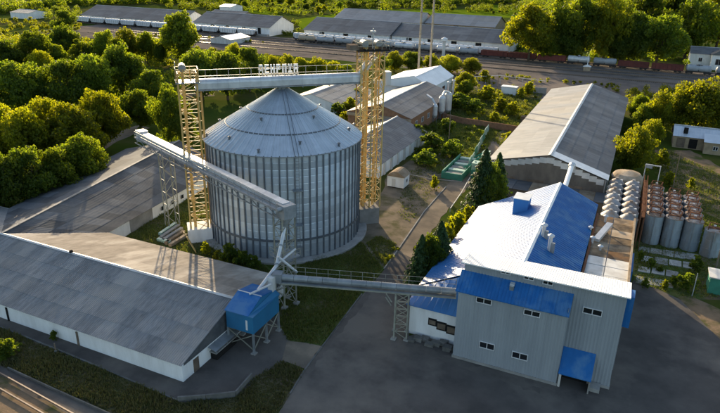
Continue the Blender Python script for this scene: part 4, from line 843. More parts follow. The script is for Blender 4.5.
# shed right behind the wide tower
C_ = gabled('storage_shed', 'dark-roofed low shed with white side wall behind the wide yellow tower', -63, -46.8, 113.5, 144, 3.0, 6.0, 'white', 'slate_dark', nu=10, nv=3, cat='shed')
for k in range(7): B().box(-46.8, -46.55, 116+k*4, 117+k*4, 0, 2.8).build('buttress', 'white_dirty', C_)
D_ = gabled('boiler_house', 'dark gabled roof on brick walls beyond the low white-walled shed', -70, -52, 146.5, 184, 5.2, 8.0, 'brick', 'slate_dark', nu=11, nv=3, ridge=-60.8)
B().box(-70.2, -51.8, 146.0, 146.45, 4.2, 5.0).build('parapet', 'concrete_tan', D_)
for k in range(4): window(D_, (-52.0, 151+k*5, 3.0), 1.6, 1.4, 'x', 1, 2)
E_ = gabled('machine_house', 'white-roofed machine house with pale walls behind the dark gabled roof', -79, -60.5, 186.5, 213, 5.4, 8.6, 'white', 'white_roof', nu=8, nv=3, ridge=-65.5, cap='white_roof')
B().prism([(-79.4, 5.2), (-60.2, 5.2), (-60.2, 6.1), (-65.6, 9.1), (-79.4, 6.2)], 'y', 185.6, 186.1).build('parapet', 'white_roof', E_)
for k in range(4): B().box(-60.5, -60.3, 189+k*6, 191.2+k*6, 0, 3.6).build('door', 'rust', E_)
# silver filter drums and ducts on the brick house
fd = thing('filter_unit', 'cluster of silver filter drums and ducts on the side of the brick house', 'filter', (-51.2, 172, 0))
for (x, y, z, r, h) in ((-51.0, 170, 2.6, 1.0, 3.8), (-50.6, 175, 2.0, 1.1, 4.6), (-51.6, 165.5, 2.2, .8, 2.6)):
    B().lathe([(.25, -.9), (r, 0), (r, h), (r*.6, h+.6), (0, h+.7)], 16, (x, y, z)).build('drum', 'steel', fd)
    for a in range(3): bar_obj('leg', (x+r*.8*cos(a*2.1), y+r*.8*sin(a*2.1), 0), (x+r*.8*cos(a*2.1), y+r*.8*sin(a*2.1), z), .12, 'steel_grey', fd)
B().path([(-51, 170, 7), (-51.2, 172.6, 7.8), (-50.6, 175, 7.2)], .35).build('duct', 'steel', fd); B().path([(-51.6, 165.5, 5.4), (-52.8, 166, 6.8), (-55, 168, 7.2)], .3).build('duct', 'steel', fd)
for k, (px_, py_, h_) in enumerate(((447, 108, 8.0), (452, 104, 7.5))): 
    b_ = P(px_, py_); t = thing('exhaust_stack', ('nearer', 'farther')[k]+' slim steel exhaust stack beside the machine house', 'stack', tuple(b_)); B().tube(b_, b_+Vector((0,0,h_)), .3).build('pipe', 'steel', t); B().lathe([(0,.5),(.55,.2),(.55,0),(.3,0)], 10, tuple(b_+Vector((0,0,h_)))).build('cowl', 'steel', t)
F_ = gabled('barn', 'small barn with grey roof and white gable side seen behind the silo roof', -97.5, -80.5, 160.5, 186, 3.0, 5.4, 'white', 'slate_old', nu=9, nv=3, cat='barn')
B().box(-80.5, -80.35, 170, 173, 0, 2.6).build('door', 'dark', F_); window(F_, (-80.5, 165.5, 1.6), 1.2, 1.0, 'x', 1)
# kiosk
kb = P(399, 187); K_ = thing('kiosk', 'small white booth with rounded tan roof beside the wide yellow tower', 'kiosk', (-43.0, 109.4, 0))
B().box(-43.2, -39.6, 109.4, 112.6, .25, 2.5).build('wall', 'white', K_); B().box(-43.0, -39.8, 109.6, 112.4, 0, .25).build('skid', 'dark', K_)
mb = B(); n = 8
prof = [(-43.35+3.9*(k/n), 2.5+1.15*sin(pi*k/n)) for k in range(n+1)]
mb.prism(prof, 'y', 109.2, 112.8).build('roof', 'concrete_tan', K_); window(K_, (-39.6, 111, 1.5), .8, .8, 'x', 1, 1); B().box(-42.2, -41.4, 109.35, 109.4, .3, 2.0).build('door', 'white_dirty', K_)
# cottage in the garden and tent-like gable left of it
H_ = gabled('cottage', 'single-storey garden cottage with pale tin roof and tan boards, right edge', 10.6, 24.5, 171.5, 179.5, 3.1, 5.0, 'tanwall', 'galv_roof', axis='x', nu=7, nv=2, cat='house')
B().box(17.5, 24.6, 168.6, 171.6, 0, 2.9).build('porch', 'tanwall', H_); roofstrip(H_, ((17.2, 168.2, 2.95), (17.2, 171.7, 4.3)), ((24.9, 168.2, 2.95), (24.9, 171.7, 4.3)), 'galv_roof', 'porch_roof', .08)
B().box(12.6, 13.6, 172.4, 173.4, 3.2, 5.0).build('chimney', 'dark', H_)
for k, x in enumerate((11.4, 14.2)): B().box(x, x+1.9, 171.42, 171.5, .2, 2.6).build('door', 'dark' if k else 'wood', H_)
window(H_, (20, 168.58, 1.6), 1.1, 1.0); window(H_, (23, 168.58, 1.6), 1.1, 1.0)
tb = P(647, 138); G_ = gabled('garden_hut', 'little pale gabled hut among bushes left of the garden cottage', tb.x-1.8, tb.x+1.8, tb.y, tb.y+4, 1.8, 4.0, 'white', 'white_roof', nu=2, nv=2, cat='hut')
# white house far right
I_ = gabled('white_house', 'white two-gabled house with blue-grey roof beyond the railway, right edge', 19.5, 42, 327, 338, 6.0, 8.6, 'white', 'slate_dark', axis='x', nu=5, nv=2, cat='house')
B().box(28, 36, 321, 327, 0, 6.6).build('wing_wall', 'white', I_); B().prism([(27.6, 6.6), (32, 9.4), (36.4, 6.6)], 'y', 320.6, 327.2).build('wing_roof', 'slate_dark', I_)
window(I_, (31, 320.95, 3.6), 2.6, 2.6); window(I_, (24, 326.95, 3.4), 1.5, 1.8); window(I_, (34.5, 320.95, 3.0), 1.0, 1.4)
# goods warehouses along the railway
def warehouse(name, label, x0, x1, y0, y1, ez, rz_, doors, wall='white', roof='slate_dark', nu=14):
    t = gabled(name, label, x0, x1, y0, y1, ez, rz_, wall, roof, axis='x', nu=nu, nv=2, cat='warehouse', over=.8, waves=2)
    for xd, wd in doors: B().box(xd, xd+wd, y0-.12, y0-.003, 0, ez-.6).build('door', 'dark', t)
    n = max(2, int((x1-x0)/9))
    for k in range(n): B().box(x0+(x1-x0)*k/n+.3, x0+(x1-x0)*k/n+.7, y0-.3, y0-.125, 0, ez-.3).build('pilaster', wall, t)
    B().box(x0, x1, y0-3.0, y0-.31, 0, 1.1).build('platform', 'concrete', t)
    return t
warehouse('goods_warehouse', 'long grey-roofed warehouse with white wall left of the tall tree, far side of the railway', -352, -268, 315, 344, 4.6, 10.2, [(-331, 4), (-318, 3), (-300, 3), (-285, 3)])
warehouse('goods_warehouse', 'grey-roofed warehouse with white wall just right of the tall tree, far side of the railway', -258, -203, 316, 344, 5.0, 10.4, [(-245, 2), (-234, 2), (-222, 2), (-211, 2)])
warehouse('goods_warehouse', 'dark-roofed warehouse behind the light tank wagons, top centre', -180, -127.5, 317, 350, 5.2, 11.0, [(-170, 3), (-155, 3), (-140, 3)])
warehouse('goods_warehouse', 'dark-roofed warehouse with white bays behind the red wagons, top centre right', -126.6, -63, 319, 350, 5.2, 10.4, [(-118, 3), (-106, 3), (-93, 3), (-80, 3)])
warehouse('goods_warehouse', 'farther pale grey warehouse roof in the meadow, left section', -205, -142, 405, 440, 4.2, 9.8, [(-190, 4)], 'white_dirty', 'slate')
warehouse('goods_warehouse', 'farther pale grey warehouse roof in the meadow, right section', -139, -92, 412, 446, 4.0, 9.4, [(-120, 4)], 'tanwall', 'slate')
gabled('outbuilding', 'small white outbuilding beyond the woodland, top left corner', -411, -393, 306, 322, 4.0, 5.6, 'white', 'slate', axis='x', nu=4, nv=2)
gabled('outbuilding', 'white flat-topped house above the second goods warehouse', -319, -308, 424, 440, 6.0, 7.5, 'white', 'white_roof', axis='x', nu=3, nv=2)
gabled('outbuilding', 'small pale tin-roofed store between bushes in front of the tracks', -212, -199, 272, 290, 2.6, 4.2, 'white_dirty', 'galv_roof', nu=4, nv=2)
gabled('outbuilding', 'dark tin-roofed store at the top centre meadow', -300, -270, 385, 400, 3.6, 6.0, 'tanwall', 'slate_dark', axis='x', nu=4, nv=2)

# ================================================================== RAILWAY
def track(y, x0, x1, label):
    t = thing('railway_track', label, 'track', (x0, y, 0))
    for s_ in (-.76, .76): B().box(x0, x1, y+s_-.05, y+s_+.05, .12, .30).build('rail', 'rail', t)
    mb = B(); k = x0
    while k < x1: mb.box(k, k+.28, y-1.35, y+1.35, .03, .13); k += .75
    stuff(mb.build('sleepers', 'sleeper', t)); return t
track(302, -300, 120, 'railway track under the standing goods wagons'); track(292, -300, 120, 'empty railway track next to the goods wagons'); track(284, -300, 120, 'empty railway track in the middle of the rail yard'); track(272, -300, 120, 'empty railway track nearest the warehouses in the rail yard')
# bottom-left corner track follows the sandy strip
ra, rb = P(-20, 371), P(75, 425); rd = (rb-ra).normalized(); rn = Vector((-rd.y, rd.x, 0))
t = thing('railway_track', 'sunlit railway track crossing the bottom left corner', 'track', tuple(ra))
for s_ in (-.76, .76): B().bar(ra+rn*s_+Vector((0,0,.26)), rb+rn*s_+Vector((0,0,.26)), .14, .18).build('rail', 'rail', t)
def bogies(t, L):
    for x in (-L*.33, L*.33):
        mb = B()
        for dx in (-.95, .95): mb.tube((x+dx, -.78, .78), (x+dx, .78, .78), .47, n=12)
        mb.build('wheelset', 'black', t); B().box(x-1.5, x+1.5, -.95, .95, .75, 1.05).build('bogie', 'black', t)
    for x in (-L/2-.35, L/2+.05): B().box(x, x+.3, -.2, .2, .95, 1.2).build('coupler', 'black', t)
def gondola():
    t = thing('gondola_wagon', 'x', 'wagon', (0, 0, 0), 'red gondola wagons of the goods train'); L = 12.8; bogies(t, L)
    B().box(-L/2, L/2, -1.45, 1.45, 1.05, 1.35).build('floor', 'black', t)
    for y in (-1.5, 1.42): B().box(-L/2, L/2, y, y+.08, 1.35, 3.45).build('side_wall', 'wagon_red', t)
    for x in (-L/2, L/2-.08): B().box(x, x+.08, -1.41, 1.41, 1.35, 3.45).build('end_wall', 'wagon_red', t)
    for k in range(9):
        for y in (-1.62, 1.5): B().box(-L/2+k*(L-.16)/8, -L/2+k*(L-.16)/8+.16, y, y+.12, 1.3, 3.4).build('side_post', 'wagon_red', t)
    B().box(-L/2+.3, L/2-.3, -1.38, 1.38, 1.35, 2.3).build('load', 'rust', t)
    for y in (-1.6, 1.5): B().box(-L/2, L/2, y, y+.1, 3.45, 3.6).build('top_rail', 'wagon_red', t)
    return t
def tankcar(m, grp):
    t = thing('tank_wagon', 'x', 'wagon', (0, 0, 0), grp); L = 10.6; bogies(t, L); B().box(-L/2, L/2, -.5, .5, 1.05, 1.35).build('frame', 'black', t)
    mb = B(); n = 18; prof = [(-5.0, .35), (-4.85, .95), (-4.5, 1.4), (4.5, 1.4), (4.85, .95), (5.0, .35)]
    i = len(mb.v)
    for x, r in prof:
        for k in range(n): mb.v.append((x, r*cos(2*pi*k/n), 2.75+r*sin(2*pi*k/n)))
    for j in range(len(prof)-1):
        for k in range(n): mb.f.append((j*n+k, j*n+(k+1) % n, (j+1)*n+(k+1) % n, (j+1)*n+k))
    mb.f += [tuple(range(n-1, -1, -1)), tuple(range(5*n, 6*n))]
    mb.build('barrel', m, t); B().lathe([(.55, 0), (.55, .4), (.35, .5), (0, .52)], 14, (0, 0, 4.05)).build('dome', m, t)
    for x in (-3, 3): B().lathe([(1.43, 0)], 4)
    B().box(-1.2, 1.2, -.8, .8, 4.12, 4.18).build('catwalk', 'black', t); bar_obj('ladder', (0, -1.5, 1.2), (0, -.8, 4.2), .3, 'black', t, .06)
    return t
def covered():
    t = thing('covered_wagon', 'x', 'wagon', (0, 0, 0), 'pale covered wagons before the goods warehouses'); L = 12.0; bogies(t, L)
    B().box(-L/2, L/2, -1.3, 1.3, 1.05, 1.35).build('floor', 'black', t)
    B().prism([(-L/2+1.2, 1.35), (L/2-1.2, 1.35), (L/2, 2.3), (L/2, 3.5), (-L/2, 3.5), (-L/2, 2.3)], 'y', -1.45, 1.45).build('body', 'wagon_white', t)
    B().prism([(1.5*cos(pi*k/8), 3.5+.75*sin(pi*k/8)) for k in range(9)], 'x', -L/2, L/2).build('roof', 'wagon_white', t)
    for k in range(7):
        for y in (-1.56, 1.45): B().box(-L/2+.6+k*1.75, -L/2+.75+k*1.75, y, y+.11, 1.6, 3.5).build('side_post', 'wagon_grey', t)
    for x in (-3.6, -1.2, 1.2, 3.6): B().lathe([(.35, 0), (.35, .2), (0, .22)], 10, (x, 0, 4.2)).build('hatch', 'wagon_grey', t)
    for x in (-L/2-.15, L/2+.02): B().box(x, x+.13, -1.2, 1.2, 1.2, 3.2).build('end_ladder', 'black', t)
    return t
cvp = covered(); cvx = [-344+13.0*k for k in range(11)]+[-176+13.0*k for k in range(9)]
for k, x in enumerate(cvx): inst(cvp, (x, 309.3, 0), 0, (1, 1, 1), 'pale covered wagon, %s from the left before the warehouses' % ['first', 'second', 'third', 'fourth', 'fifth', 'sixth', 'seventh', 'eighth', 'ninth', 'tenth', 'eleventh', 'twelfth', 'thirteenth', 'fourteenth', 'fifteenth', 'sixteenth', 'seventeenth', 'eighteenth', 'nineteenth', 'twentieth'][k])
track(309.3, -360, -55, 'railway track under the pale covered wagons')
gp = gondola()
for k, x in enumerate((-66, -52.6, -39, -3.6, 10.2, 47)): inst(gp, (x, 302, 0), 0, (1, 1, 1), '%s rust-red gondola wagon from the left' % ordn[k])
t1_, t2_, t3_ = tankcar('wagon_tan', 'tank wagons of the goods train'), tankcar('wagon_grey', 'tank wagons of the goods train'), tankcar('steel', 'tank wagons of the goods train')
spots = [(-170, t1_, 'tan', 'first'), (-158.6, t2_, 'grey', 'second'), (-147.2, t2_, 'grey', 'third'), (-135.8, t1_, 'tan', 'fourth'), (-124.4, t2_, 'grey', 'fifth'), (-113, t3_, 'silver', 'sixth'), (-101.6, t2_, 'grey', 'seventh'), (-90.2, t3_, 'silver', 'eighth'), (-78.8, t2_, 'grey', 'ninth'), (-27, t3_, 'silver', 'tenth'), (-15.6, t2_, 'grey', 'eleventh'), (22.4, t2_, 'grey', 'twelfth'), (33.8, t2_, 'grey', 'thirteenth')]
for x, tt, c_, o_n in spots: inst(tt, (x, 302, 0), 0, (1, 1, 1), '%s tank wagon, %s from the left among the tank wagons' % (c_, o_n))
# masts, signal cabin, lamp
for k, (px_, py_) in enumerate(((417.6, 84), (429, 84))): 
    b_ = P(px_, py_); t = thing('radio_mast', ('left', 'right')[k]+' one of the two tall pale masts behind the machine house', 'mast', tuple(b_))
    B().tube(b_, b_+Vector((0,0,36)), .42, .30, n=10).build('shaft', 'wagon_tan', t)
    for j in range(9): B().tube(b_+Vector((0,0,3.8*j+3)), b_+Vector((0,0,3.8*j+3.25)), .52, n=10).build('collar', 'concrete_tan', t)
b_ = P(443.3, 56); t = thing('signal_tower', 'small white signal tower standing in front of the wagons', 'tower', tuple(b_)); B().lathe([(1.0, 0), (.8, .3), (.75, 6.8)], 12, tuple(b_)).build('shaft', 'white_dirty', t); B().lathe([(.75, 6.8), (1.6, 7.2), (1.6, 8.3), (0, 9.0)], 12, tuple(b_)).build('cap', 'white', t)
b_ = P(586.5, 71); t = thing('rail_hut', 'tiny pale hut with a mast in the middle of the rail yard', 'hut', tuple(b_)); B().box(b_.x-1.4, b_.x+1.4, b_.y-1, b_.y+1, 0, 1.9).build('wall', 'concrete_tan', t); B().prism([(b_.x-1.7, 1.9), (b_.x, 2.7), (b_.x+1.7, 1.9)], 'y', b_.y-1.2, b_.y+1.2).build('roof', 'white', t); bar_obj('mast', b_+Vector((0,0,2.5)), b_+Vector((0,0,7)), .25, 'white', t)

# ================================================================== COURT AND YARD CLUTTER
bmn = ['first', 'second', 'third', 'fourth', 'fifth', 'sixth']
for k, (p0, p1, m_) in enumerate((((160, 236), (176, 225), 'green_pale'), ((161, 239.5), (179, 227), 'concrete'), ((163, 242.5), (182, 230), 'concrete'), ((166, 245), (184, 233), 'concrete_tan'), ((170, 247), (187, 236.5), 'concrete_tan'), ((158, 241), (170, 244), 'green_pale'))):
    a_, b_ = P(*p0), P(*p1); o = B().bar(a_+Vector((0,0,.3)), b_+Vector((0,0,.3)), .55, .5).build('concrete_beam', m_); o.data.transform(Matrix.Translation((0, 0, 0)))
    tag(centre(o), bmn[k]+' beam from the left of the beams lying in the shed court', 'beam', 'beams lying in the shed court')
# steps/stair frame by tower plinth
st_ = thing('ladder_frame', 'yellow inclined ladder frame leaning at the left tower plinth', 'ladder', tuple(P(186, 247)))
a_, b_ = P(184, 232, 2.2), P(196, 252, .1)
for s_ in (-.4, .4): bar_obj('stringer', a_+gn*s_, b_+gn*s_, .1, 'yellow', st_)
for k in range(9): bar_obj('rung', a_.lerp(b_, k/8)-gn*.4, a_.lerp(b_, k/8)+gn*.4, .06, 'yellow', st_)
# green stall and zigzag fence
gs = thing('green_stall', 'green open-topped bunker with pale board stacks and hopper machines near the conifers', 'bunker', (-36.5, 121, 0))
g0 = P(441, 178)
B().box(g0.x, g0.x+4.6, g0.y, g0.y+.25, 0, 1.4).build('wall', 'green', gs); B().box(g0.x, g0.x+.25, g0.y+.25, g0.y+14, 0, 1.6).build('wall', 'green', gs); B().box(g0.x+4.4, g0.x+4.6, g0.y+.25, g0.y+14, 0, 1.6).build('wall', 'green', gs)
for k in range(6): B().box(g0.x+.5, g0.x+4.2, g0.y+1+k*2.3, g0.y+2.3+k*2.3, .2, 1.0+.15*(k % 2)).build('board_stack', 'green_pale' if k % 2 else 'concrete', gs)
for k, (dx, dy, h_) in enumerate(((5.6, 3, 3.4), (6.6, 7, 4.2), (5.8, 11, 3.6))): 
    B().box(g0.x+dx, g0.x+dx+1.5, g0.y+dy, g0.y+dy+2.2, 0, h_*.55).build('machine_body', 'green', gs); B().hexa([(g0.x+dx+a*(.5+f), g0.y+dy+1.1+b*(.7+f), z) for z, f in ((h_*.55, 0), (h_, .45)) for a, b in ((0, -1), (1.6, -1), (1.6, 1), (0, 1))]).build('hopper', 'green_pale', gs)
    bar_obj('chute', (g0.x+dx+.7, g0.y+dy+1, h_), (g0.x+dx-2.2, g0.y+dy+2.5, h_*.4), .35, 'green', gs)
gf = thing('panel_fence', 'leaning pale green panel fence right of the green bunker', 'fence', tuple(P(466, 177)))
f0, f1 = P(466, 176), P(489, 130)
for k in range(9):
    p, q = f0.lerp(f1, k/9), f0.lerp(f1, (k+.93)/9); hh = 1.6+.5*(k % 2)
    B().hexa([p, q, q+Vector((.1,0,0)), p+Vector((.1,0,0)), p+Vector((-.3,0,hh)), q+Vector((-.3,0,hh)), q+Vector((-.2,0,hh)), p+Vector((-.2,0,hh))]).build('fence_panel', 'green_pale' if k % 3 else 'green', gf)
# junk: pale tanks / car body by the grey shed
bd = P(518, 117); jt = thing('old_boat_hull', 'pale upturned hull shape lying beside the grey warehouse', 'hull', tuple(bd))
B().lathe([(.01, -3), (.7, -2), (.95, 0), (.7, 2), (.01, 3)], 12).build('hull', 'green_pale', jt).matrix_basis = Matrix.Rotation(radians(90), 4, 'Y') @ Matrix.Scale(1, 4)
for ch in jt.children: ch.location.z = .9
b_ = P(526, 122); o = thing('debris_crate', 'dark and pale crate heap beside the grey warehouse', 'crates', tuple(b_))
B().box(b_.x-1.5, b_.x+.3, b_.y-1, b_.y+1.4, 0, 1.6).build('crate', 'wood', o); B().box(b_.x+.4, b_.x+2.2, b_.y-.6, b_.y+1.2, 0, 2.2).build('crate', 'concrete', o)
b_ = P(509, 94); o = thing('garden_shed', 'little white box shed in the plots left of the grey warehouse', 'shed', tuple(b_)); B().box(b_.x-2.6, b_.x+2.6, b_.y-1.5, b_.y+1.5, 0, 2.6).build('wall', 'white', o); B().box(b_.x-2.8, b_.x+2.8, b_.y-1.7, b_.y+1.7, 2.6, 2.75).build('roof', 'white_roof', o)
# pipe rails round the plots
def railfence(name, label, pts, h, m, step=6):
    t = thing(name, label, 'fence', tuple(pts[0]))
    for a, b in zip(pts[:-1], pts[1:]):
        n = max(1, int((b-a).length/step))
        for k in range(n): bar_obj('post', a.lerp(b, k/n), a.lerp(b, k/n)+Vector((0,0,h)), .12, m, t)
        bar_obj('rail', a+Vector((0,0,h)), b+Vector((0,0,h)), .14, m, t)
railfence('pipe_rail', 'pale overhead pipe line along the plots beyond the yard', px((455, 86), (500, 84), (545, 90)), 3.2, 'steel')
railfence('pipe_rail', 'grey pipe rail across the yard below the kiosk', px((407, 176), (430, 181), (462, 184)), .5, 'concrete')
railfence('pipe_rail', 'bent white pipe rail beside the lower conifer row', px((450, 212), (461, 196), (470, 180)), .7, 'white_dirty')
wl = thing('brick_wall', 'long dark brick boundary wall behind the green bunker', 'wall', tuple(P(440, 120)))
for a, b in zip(px((438, 118), (462, 124), (488, 128)), px((462, 124), (488, 128), (520, 133))): B().bar(a+Vector((0,0,.9)), b+Vector((0,0,.9)), .4, 1.8).build('wall_section', 'brick', wl)
wl2 = thing('boundary_wall', 'pale concrete wall beyond the plots near the grey warehouse ridge', 'wall', tuple(P(527, 92)))
B().bar(P(527, 93)+Vector((0,0,1.1)), P(546, 94)+Vector((0,0,1.1)), .3, 2.2).build('wall_section', 'concrete', wl2)
pole('utility_pole', 'thin pole inside the weedy plot left of the green bunker', P(448, 150), 9, .11, 'wood', cross=1)
pole('utility_pole', 'pole at the corner of the plots by the pipe line', P(497, 92), 7, .11, 'wood', cross=1)
pole('utility_pole', 'grey pole in front of the long shed fence, bottom left track', P(56, 352), 1.2, .1, 'wood')

# ================================================================== TREES
def crown_mesh(name, seed, m, nclump, nleaf, ls, z0=.18, conifer=False, flat=1.0, wob=.5):
    """unit crown (1 tall, 1 wide): leaf faces on the shells of many clumps, gaps between them"""
    r = random.Random(seed); mb = B(); cl = []
    if not conifer:
        for k in range(nclump):
            while True:
                x, y, z = (r.uniform(-1, 1) for _ in range(3))
                if .25 < x*x+y*y+z*z < 1: break
            zc = .5*(z0+1)+z*.5*(1-z0)*.74; rad = r.uniform(.085, .17)
            taper = 1-.35*max(0, z)-.15*max(0, -z)
            cl.append((x*.40*taper*(1+r.uniform(-wob, wob)), y*.40*taper*(1+r.uniform(-wob, wob)), min(zc, .97-rad*.7), rad))
        for k in range(16):
            a_, t_ = r.uniform(0, 6.28), r.random(); q_ = (.46*(1-t_**2*.75))*r.uniform(.75, 1.12)
            cl.append((q_*cos(a_), q_*sin(a_), z0+.08+(.92-z0)*t_*.98, r.uniform(.045, .085)))
        cl.append((0, 0, .55, .24)); cl.append((r.uniform(-.1, .1), r.uniform(-.1, .1), .8, .17))
        wts = [c[3]**2 for c in cl]; tot = sum(wts)
        for c, w_ in zip(cl, wts):
            for i in range(int(nleaf*w_/tot)):
                d = Vector((r.gauss(0, 1), r.gauss(0, 1), r.gauss(0, 1))).normalized(); rr_ = c[3]*(r.uniform(.62, 1.12))
                p = Vector((c[0], c[1], c[2]))+Vector((d.x*rr_, d.y*rr_, d.z*rr_*.8*flat))
                leaf(mb, r, p, (d*.5+Vector((r.gauss(0, 1), r.gauss(0, 1), r.gauss(0, .8)+.1))).normalized(), ls*r.uniform(.6, 1.35))
    else:
        tiers = 15
        for i in range(nleaf):
            t = r.random()**.75; ti = int(t*tiers)/tiers; f = t*tiers-int(t*tiers)
            R_ = .5*(1-t)**.85*(1-.35*f)+.015; a = r.uniform(0, 2*pi); rad = R_*sqrt(r.uniform(.2, 1))*(1+.25*sin(a*5+ti*40))
            p = Vector((rad*cos(a), rad*sin(a), 1-(1-t)*.95-.05*rad*2)); d = Vector((cos(a), sin(a), -.25+r.gauss(0, .4)))
            leaf(mb, r, p, (Vector((cos(a)*.5, sin(a)*.5, 1))+Vector((r.gauss(0, .4), r.gauss(0, .4), 0))).normalized(), ls*r.uniform(.6, 1.3)*(1.2-.6*t))
    me = bpy.data.meshes.new(name); me.from_pydata(mb.v, [], mb.f); me.materials.append(G[m]); return me
def leaf(mb, r, p, n, s):
    a = n.orthogonal().normalized(); a.rotate(Matrix.Rotation(r.uniform(0, 6.28), 3, n)); b = n.cross(a)
    mb.quad(p-a*s*.5, p+b*s*.34-n*s*.1, p+a*s*.5, p-b*s*.34-n*s*.1)
def trunk_mesh(seed, conifer=False):
    r = random.Random(seed); mb = B(); mb.tube((0, 0, -.02), (r.uniform(-.02, .02), r.uniform(-.02, .02), .42), .028, .017, 8); top = Vector((0, 0, .40))
    if conifer: mb.tube((0, 0, .4), (0, 0, .96), .017, .004, 6)
    else:
        for k in range(7):
            a = k*.9+r.uniform(-.3, .3); q = Vector((.26*cos(a)*r.uniform(.6, 1.1), .26*sin(a)*r.uniform(.6, 1.1), r.uniform(.55, .82))); z_ = Vector((0, 0, r.uniform(.2, .40)))
            m_ = z_.lerp(q, .5)+Vector((0, 0, .03)); mb.tube(z_, m_, .014, .009, 6); mb.tube(m_, q, .009, .003, 5)
    return mb.mesh('trunk', 'bark')
protos = {}
for kd, m_, seeds in (('d', 'leaf', (1, 2, 3)), ('k', 'leaf_dark', (4, 5, 6)), ('y', 'leaf_yel', (7, 8, 9))):
    protos[kd] = [(crown_mesh('crown_'+kd, s_, m_, 46, 10500, .044, z0=.04), trunk_mesh(s_)) for s_ in seeds]
protos['b'] = [(crown_mesh('crown_bush', s_, 'leaf_yel', 14, 1500, .105, z0=.0), trunk_mesh(s_)) for s_ in (11, 12)]
protos['g'] = [(crown_mesh('crown_bush', s_, 'leaf_dark', 14, 1500, .105, z0=.0), trunk_mesh(s_)) for s_ in (13, 14)]
protos['c'] = [(crown_mesh('crown_conifer', s_, 'needle', 0, 5200, .085, conifer=True), trunk_mesh(s_, True)) for s_ in (21, 22)]
ntree = [0]
KN = {'d': 'leafy_tree', 'k': 'leafy_tree', 'y': 'leafy_tree', 'b': 'bush', 'g': 'bush', 'c': 'conifer'}
def tree_at(b, h, wd, kd, label, group=None, rz=None):
    ntree[0] += 1; r = random.Random(ntree[0]*17)
    cm, tm = protos[kd][ntree[0] % len(protos[kd])]
    o = bpy.data.objects.new(KN[kd], None); col.objects.link(o); o.location = (b[0], b[1], 0); o.rotation_euler = (0, 0, r.uniform(0, 6.28)); o.scale = (wd, wd*r.uniform(.9, 1.1), h)
    o['label'] = label; o['category'] = 'bush' if kd in 'bg' else 'tree'; o['group'] = group or 'trees'
    for nm, me in (('trunk', tm), ('crown', cm)):
        c = bpy.data.objects.new(nm, me); col.objects.link(c); c.parent = o
    return o
ORD = ['first', 'second', 'third', 'fourth', 'fifth', 'sixth', 'seventh', 'eighth', 'ninth', 'tenth', 'eleventh', 'twelfth', 'thirteenth', 'fourteenth', 'fifteenth', 'sixteenth', 'seventeenth', 'eighteenth', 'nineteenth', 'twentieth']
ADJ = {'d': 'green tree', 'k': 'dark green tree', 'y': 'sunlit tree', 'b': 'sunlit bush', 'g': 'dark bush', 'c': 'dark conifer'}
def row(desc, lst, group):
    lst = sorted(lst)
    for i, (x, yt, yb_, wp, kd) in enumerate(lst):
        b = P(x, yb_); h = max(1.0, hat(b, yt)*1.02); wd = wp/pxm((b.x, b.y, h*.6))*1.2
        tree_at(b, h, wd, kd, '%s, %s from the left %s' % (ADJ[kd], ORD[i], desc), group)
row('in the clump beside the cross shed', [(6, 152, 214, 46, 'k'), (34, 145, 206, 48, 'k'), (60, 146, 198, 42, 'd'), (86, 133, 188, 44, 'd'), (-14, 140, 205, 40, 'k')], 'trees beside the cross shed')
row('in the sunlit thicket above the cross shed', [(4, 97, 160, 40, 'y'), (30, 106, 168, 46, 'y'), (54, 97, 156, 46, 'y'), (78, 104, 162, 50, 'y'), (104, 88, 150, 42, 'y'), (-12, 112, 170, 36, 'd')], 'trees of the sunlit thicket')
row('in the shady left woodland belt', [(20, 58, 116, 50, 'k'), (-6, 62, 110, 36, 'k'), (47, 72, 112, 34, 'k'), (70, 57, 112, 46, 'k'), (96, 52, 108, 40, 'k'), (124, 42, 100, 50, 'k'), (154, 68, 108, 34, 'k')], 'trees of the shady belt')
row('around the lane left of the yellow tower', [(141, 88, 131, 36, 'd'), (172, 86, 148, 32, 'd'), (188, 104, 150, 22, 'd')], 'trees by the lane')
row('between the left yellow tower and the silo roof', [(203, 47, 100, 40, 'k'), (228, 50, 100, 38, 'k'), (250, 45, 92, 30, 'k')], 'trees behind the silo')
row('in the scattered upper left woodland', [(12, 38, 78, 34, 'k'), (37, 30, 74, 34, 'd'), (60, 43, 74, 20, 'd'), (84, 40, 70, 24, 'd'), (67, 24, 62, 32, 'k'), (107, 30, 68, 26, 'd'), (128, 28, 66, 26, 'y'), (148, 31, 64, 24, 'd'), (162, 42, 66, 15, 'k'), (45, 50, 82, 24, 'y'), (118, 42, 66, 18, 'y')], 'trees of the upper woodland')
row('standing alone by the goods warehouses', [(182, 11, 66, 40, 'd'), (66, 9, 36, 22, 'k')], 'tall trees by the warehouses')
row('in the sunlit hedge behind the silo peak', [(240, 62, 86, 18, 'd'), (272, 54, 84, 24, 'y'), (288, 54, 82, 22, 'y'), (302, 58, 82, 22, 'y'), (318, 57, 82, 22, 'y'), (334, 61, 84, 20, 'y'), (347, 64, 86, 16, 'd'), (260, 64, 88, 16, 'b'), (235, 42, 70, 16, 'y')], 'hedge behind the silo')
row('in the hedge behind the machine house', [(394, 51, 72, 20, 'y'), (411, 51, 72, 24, 'd'), (431, 54, 71, 14, 'y'), (450, 55, 73, 22, 'y'), (470, 57, 76, 20, 'y'), (465, 72, 92, 18, 'y'), (484, 70, 84, 12, 'b'), (381, 55, 74, 16, 'd')], 'hedge by the rails')
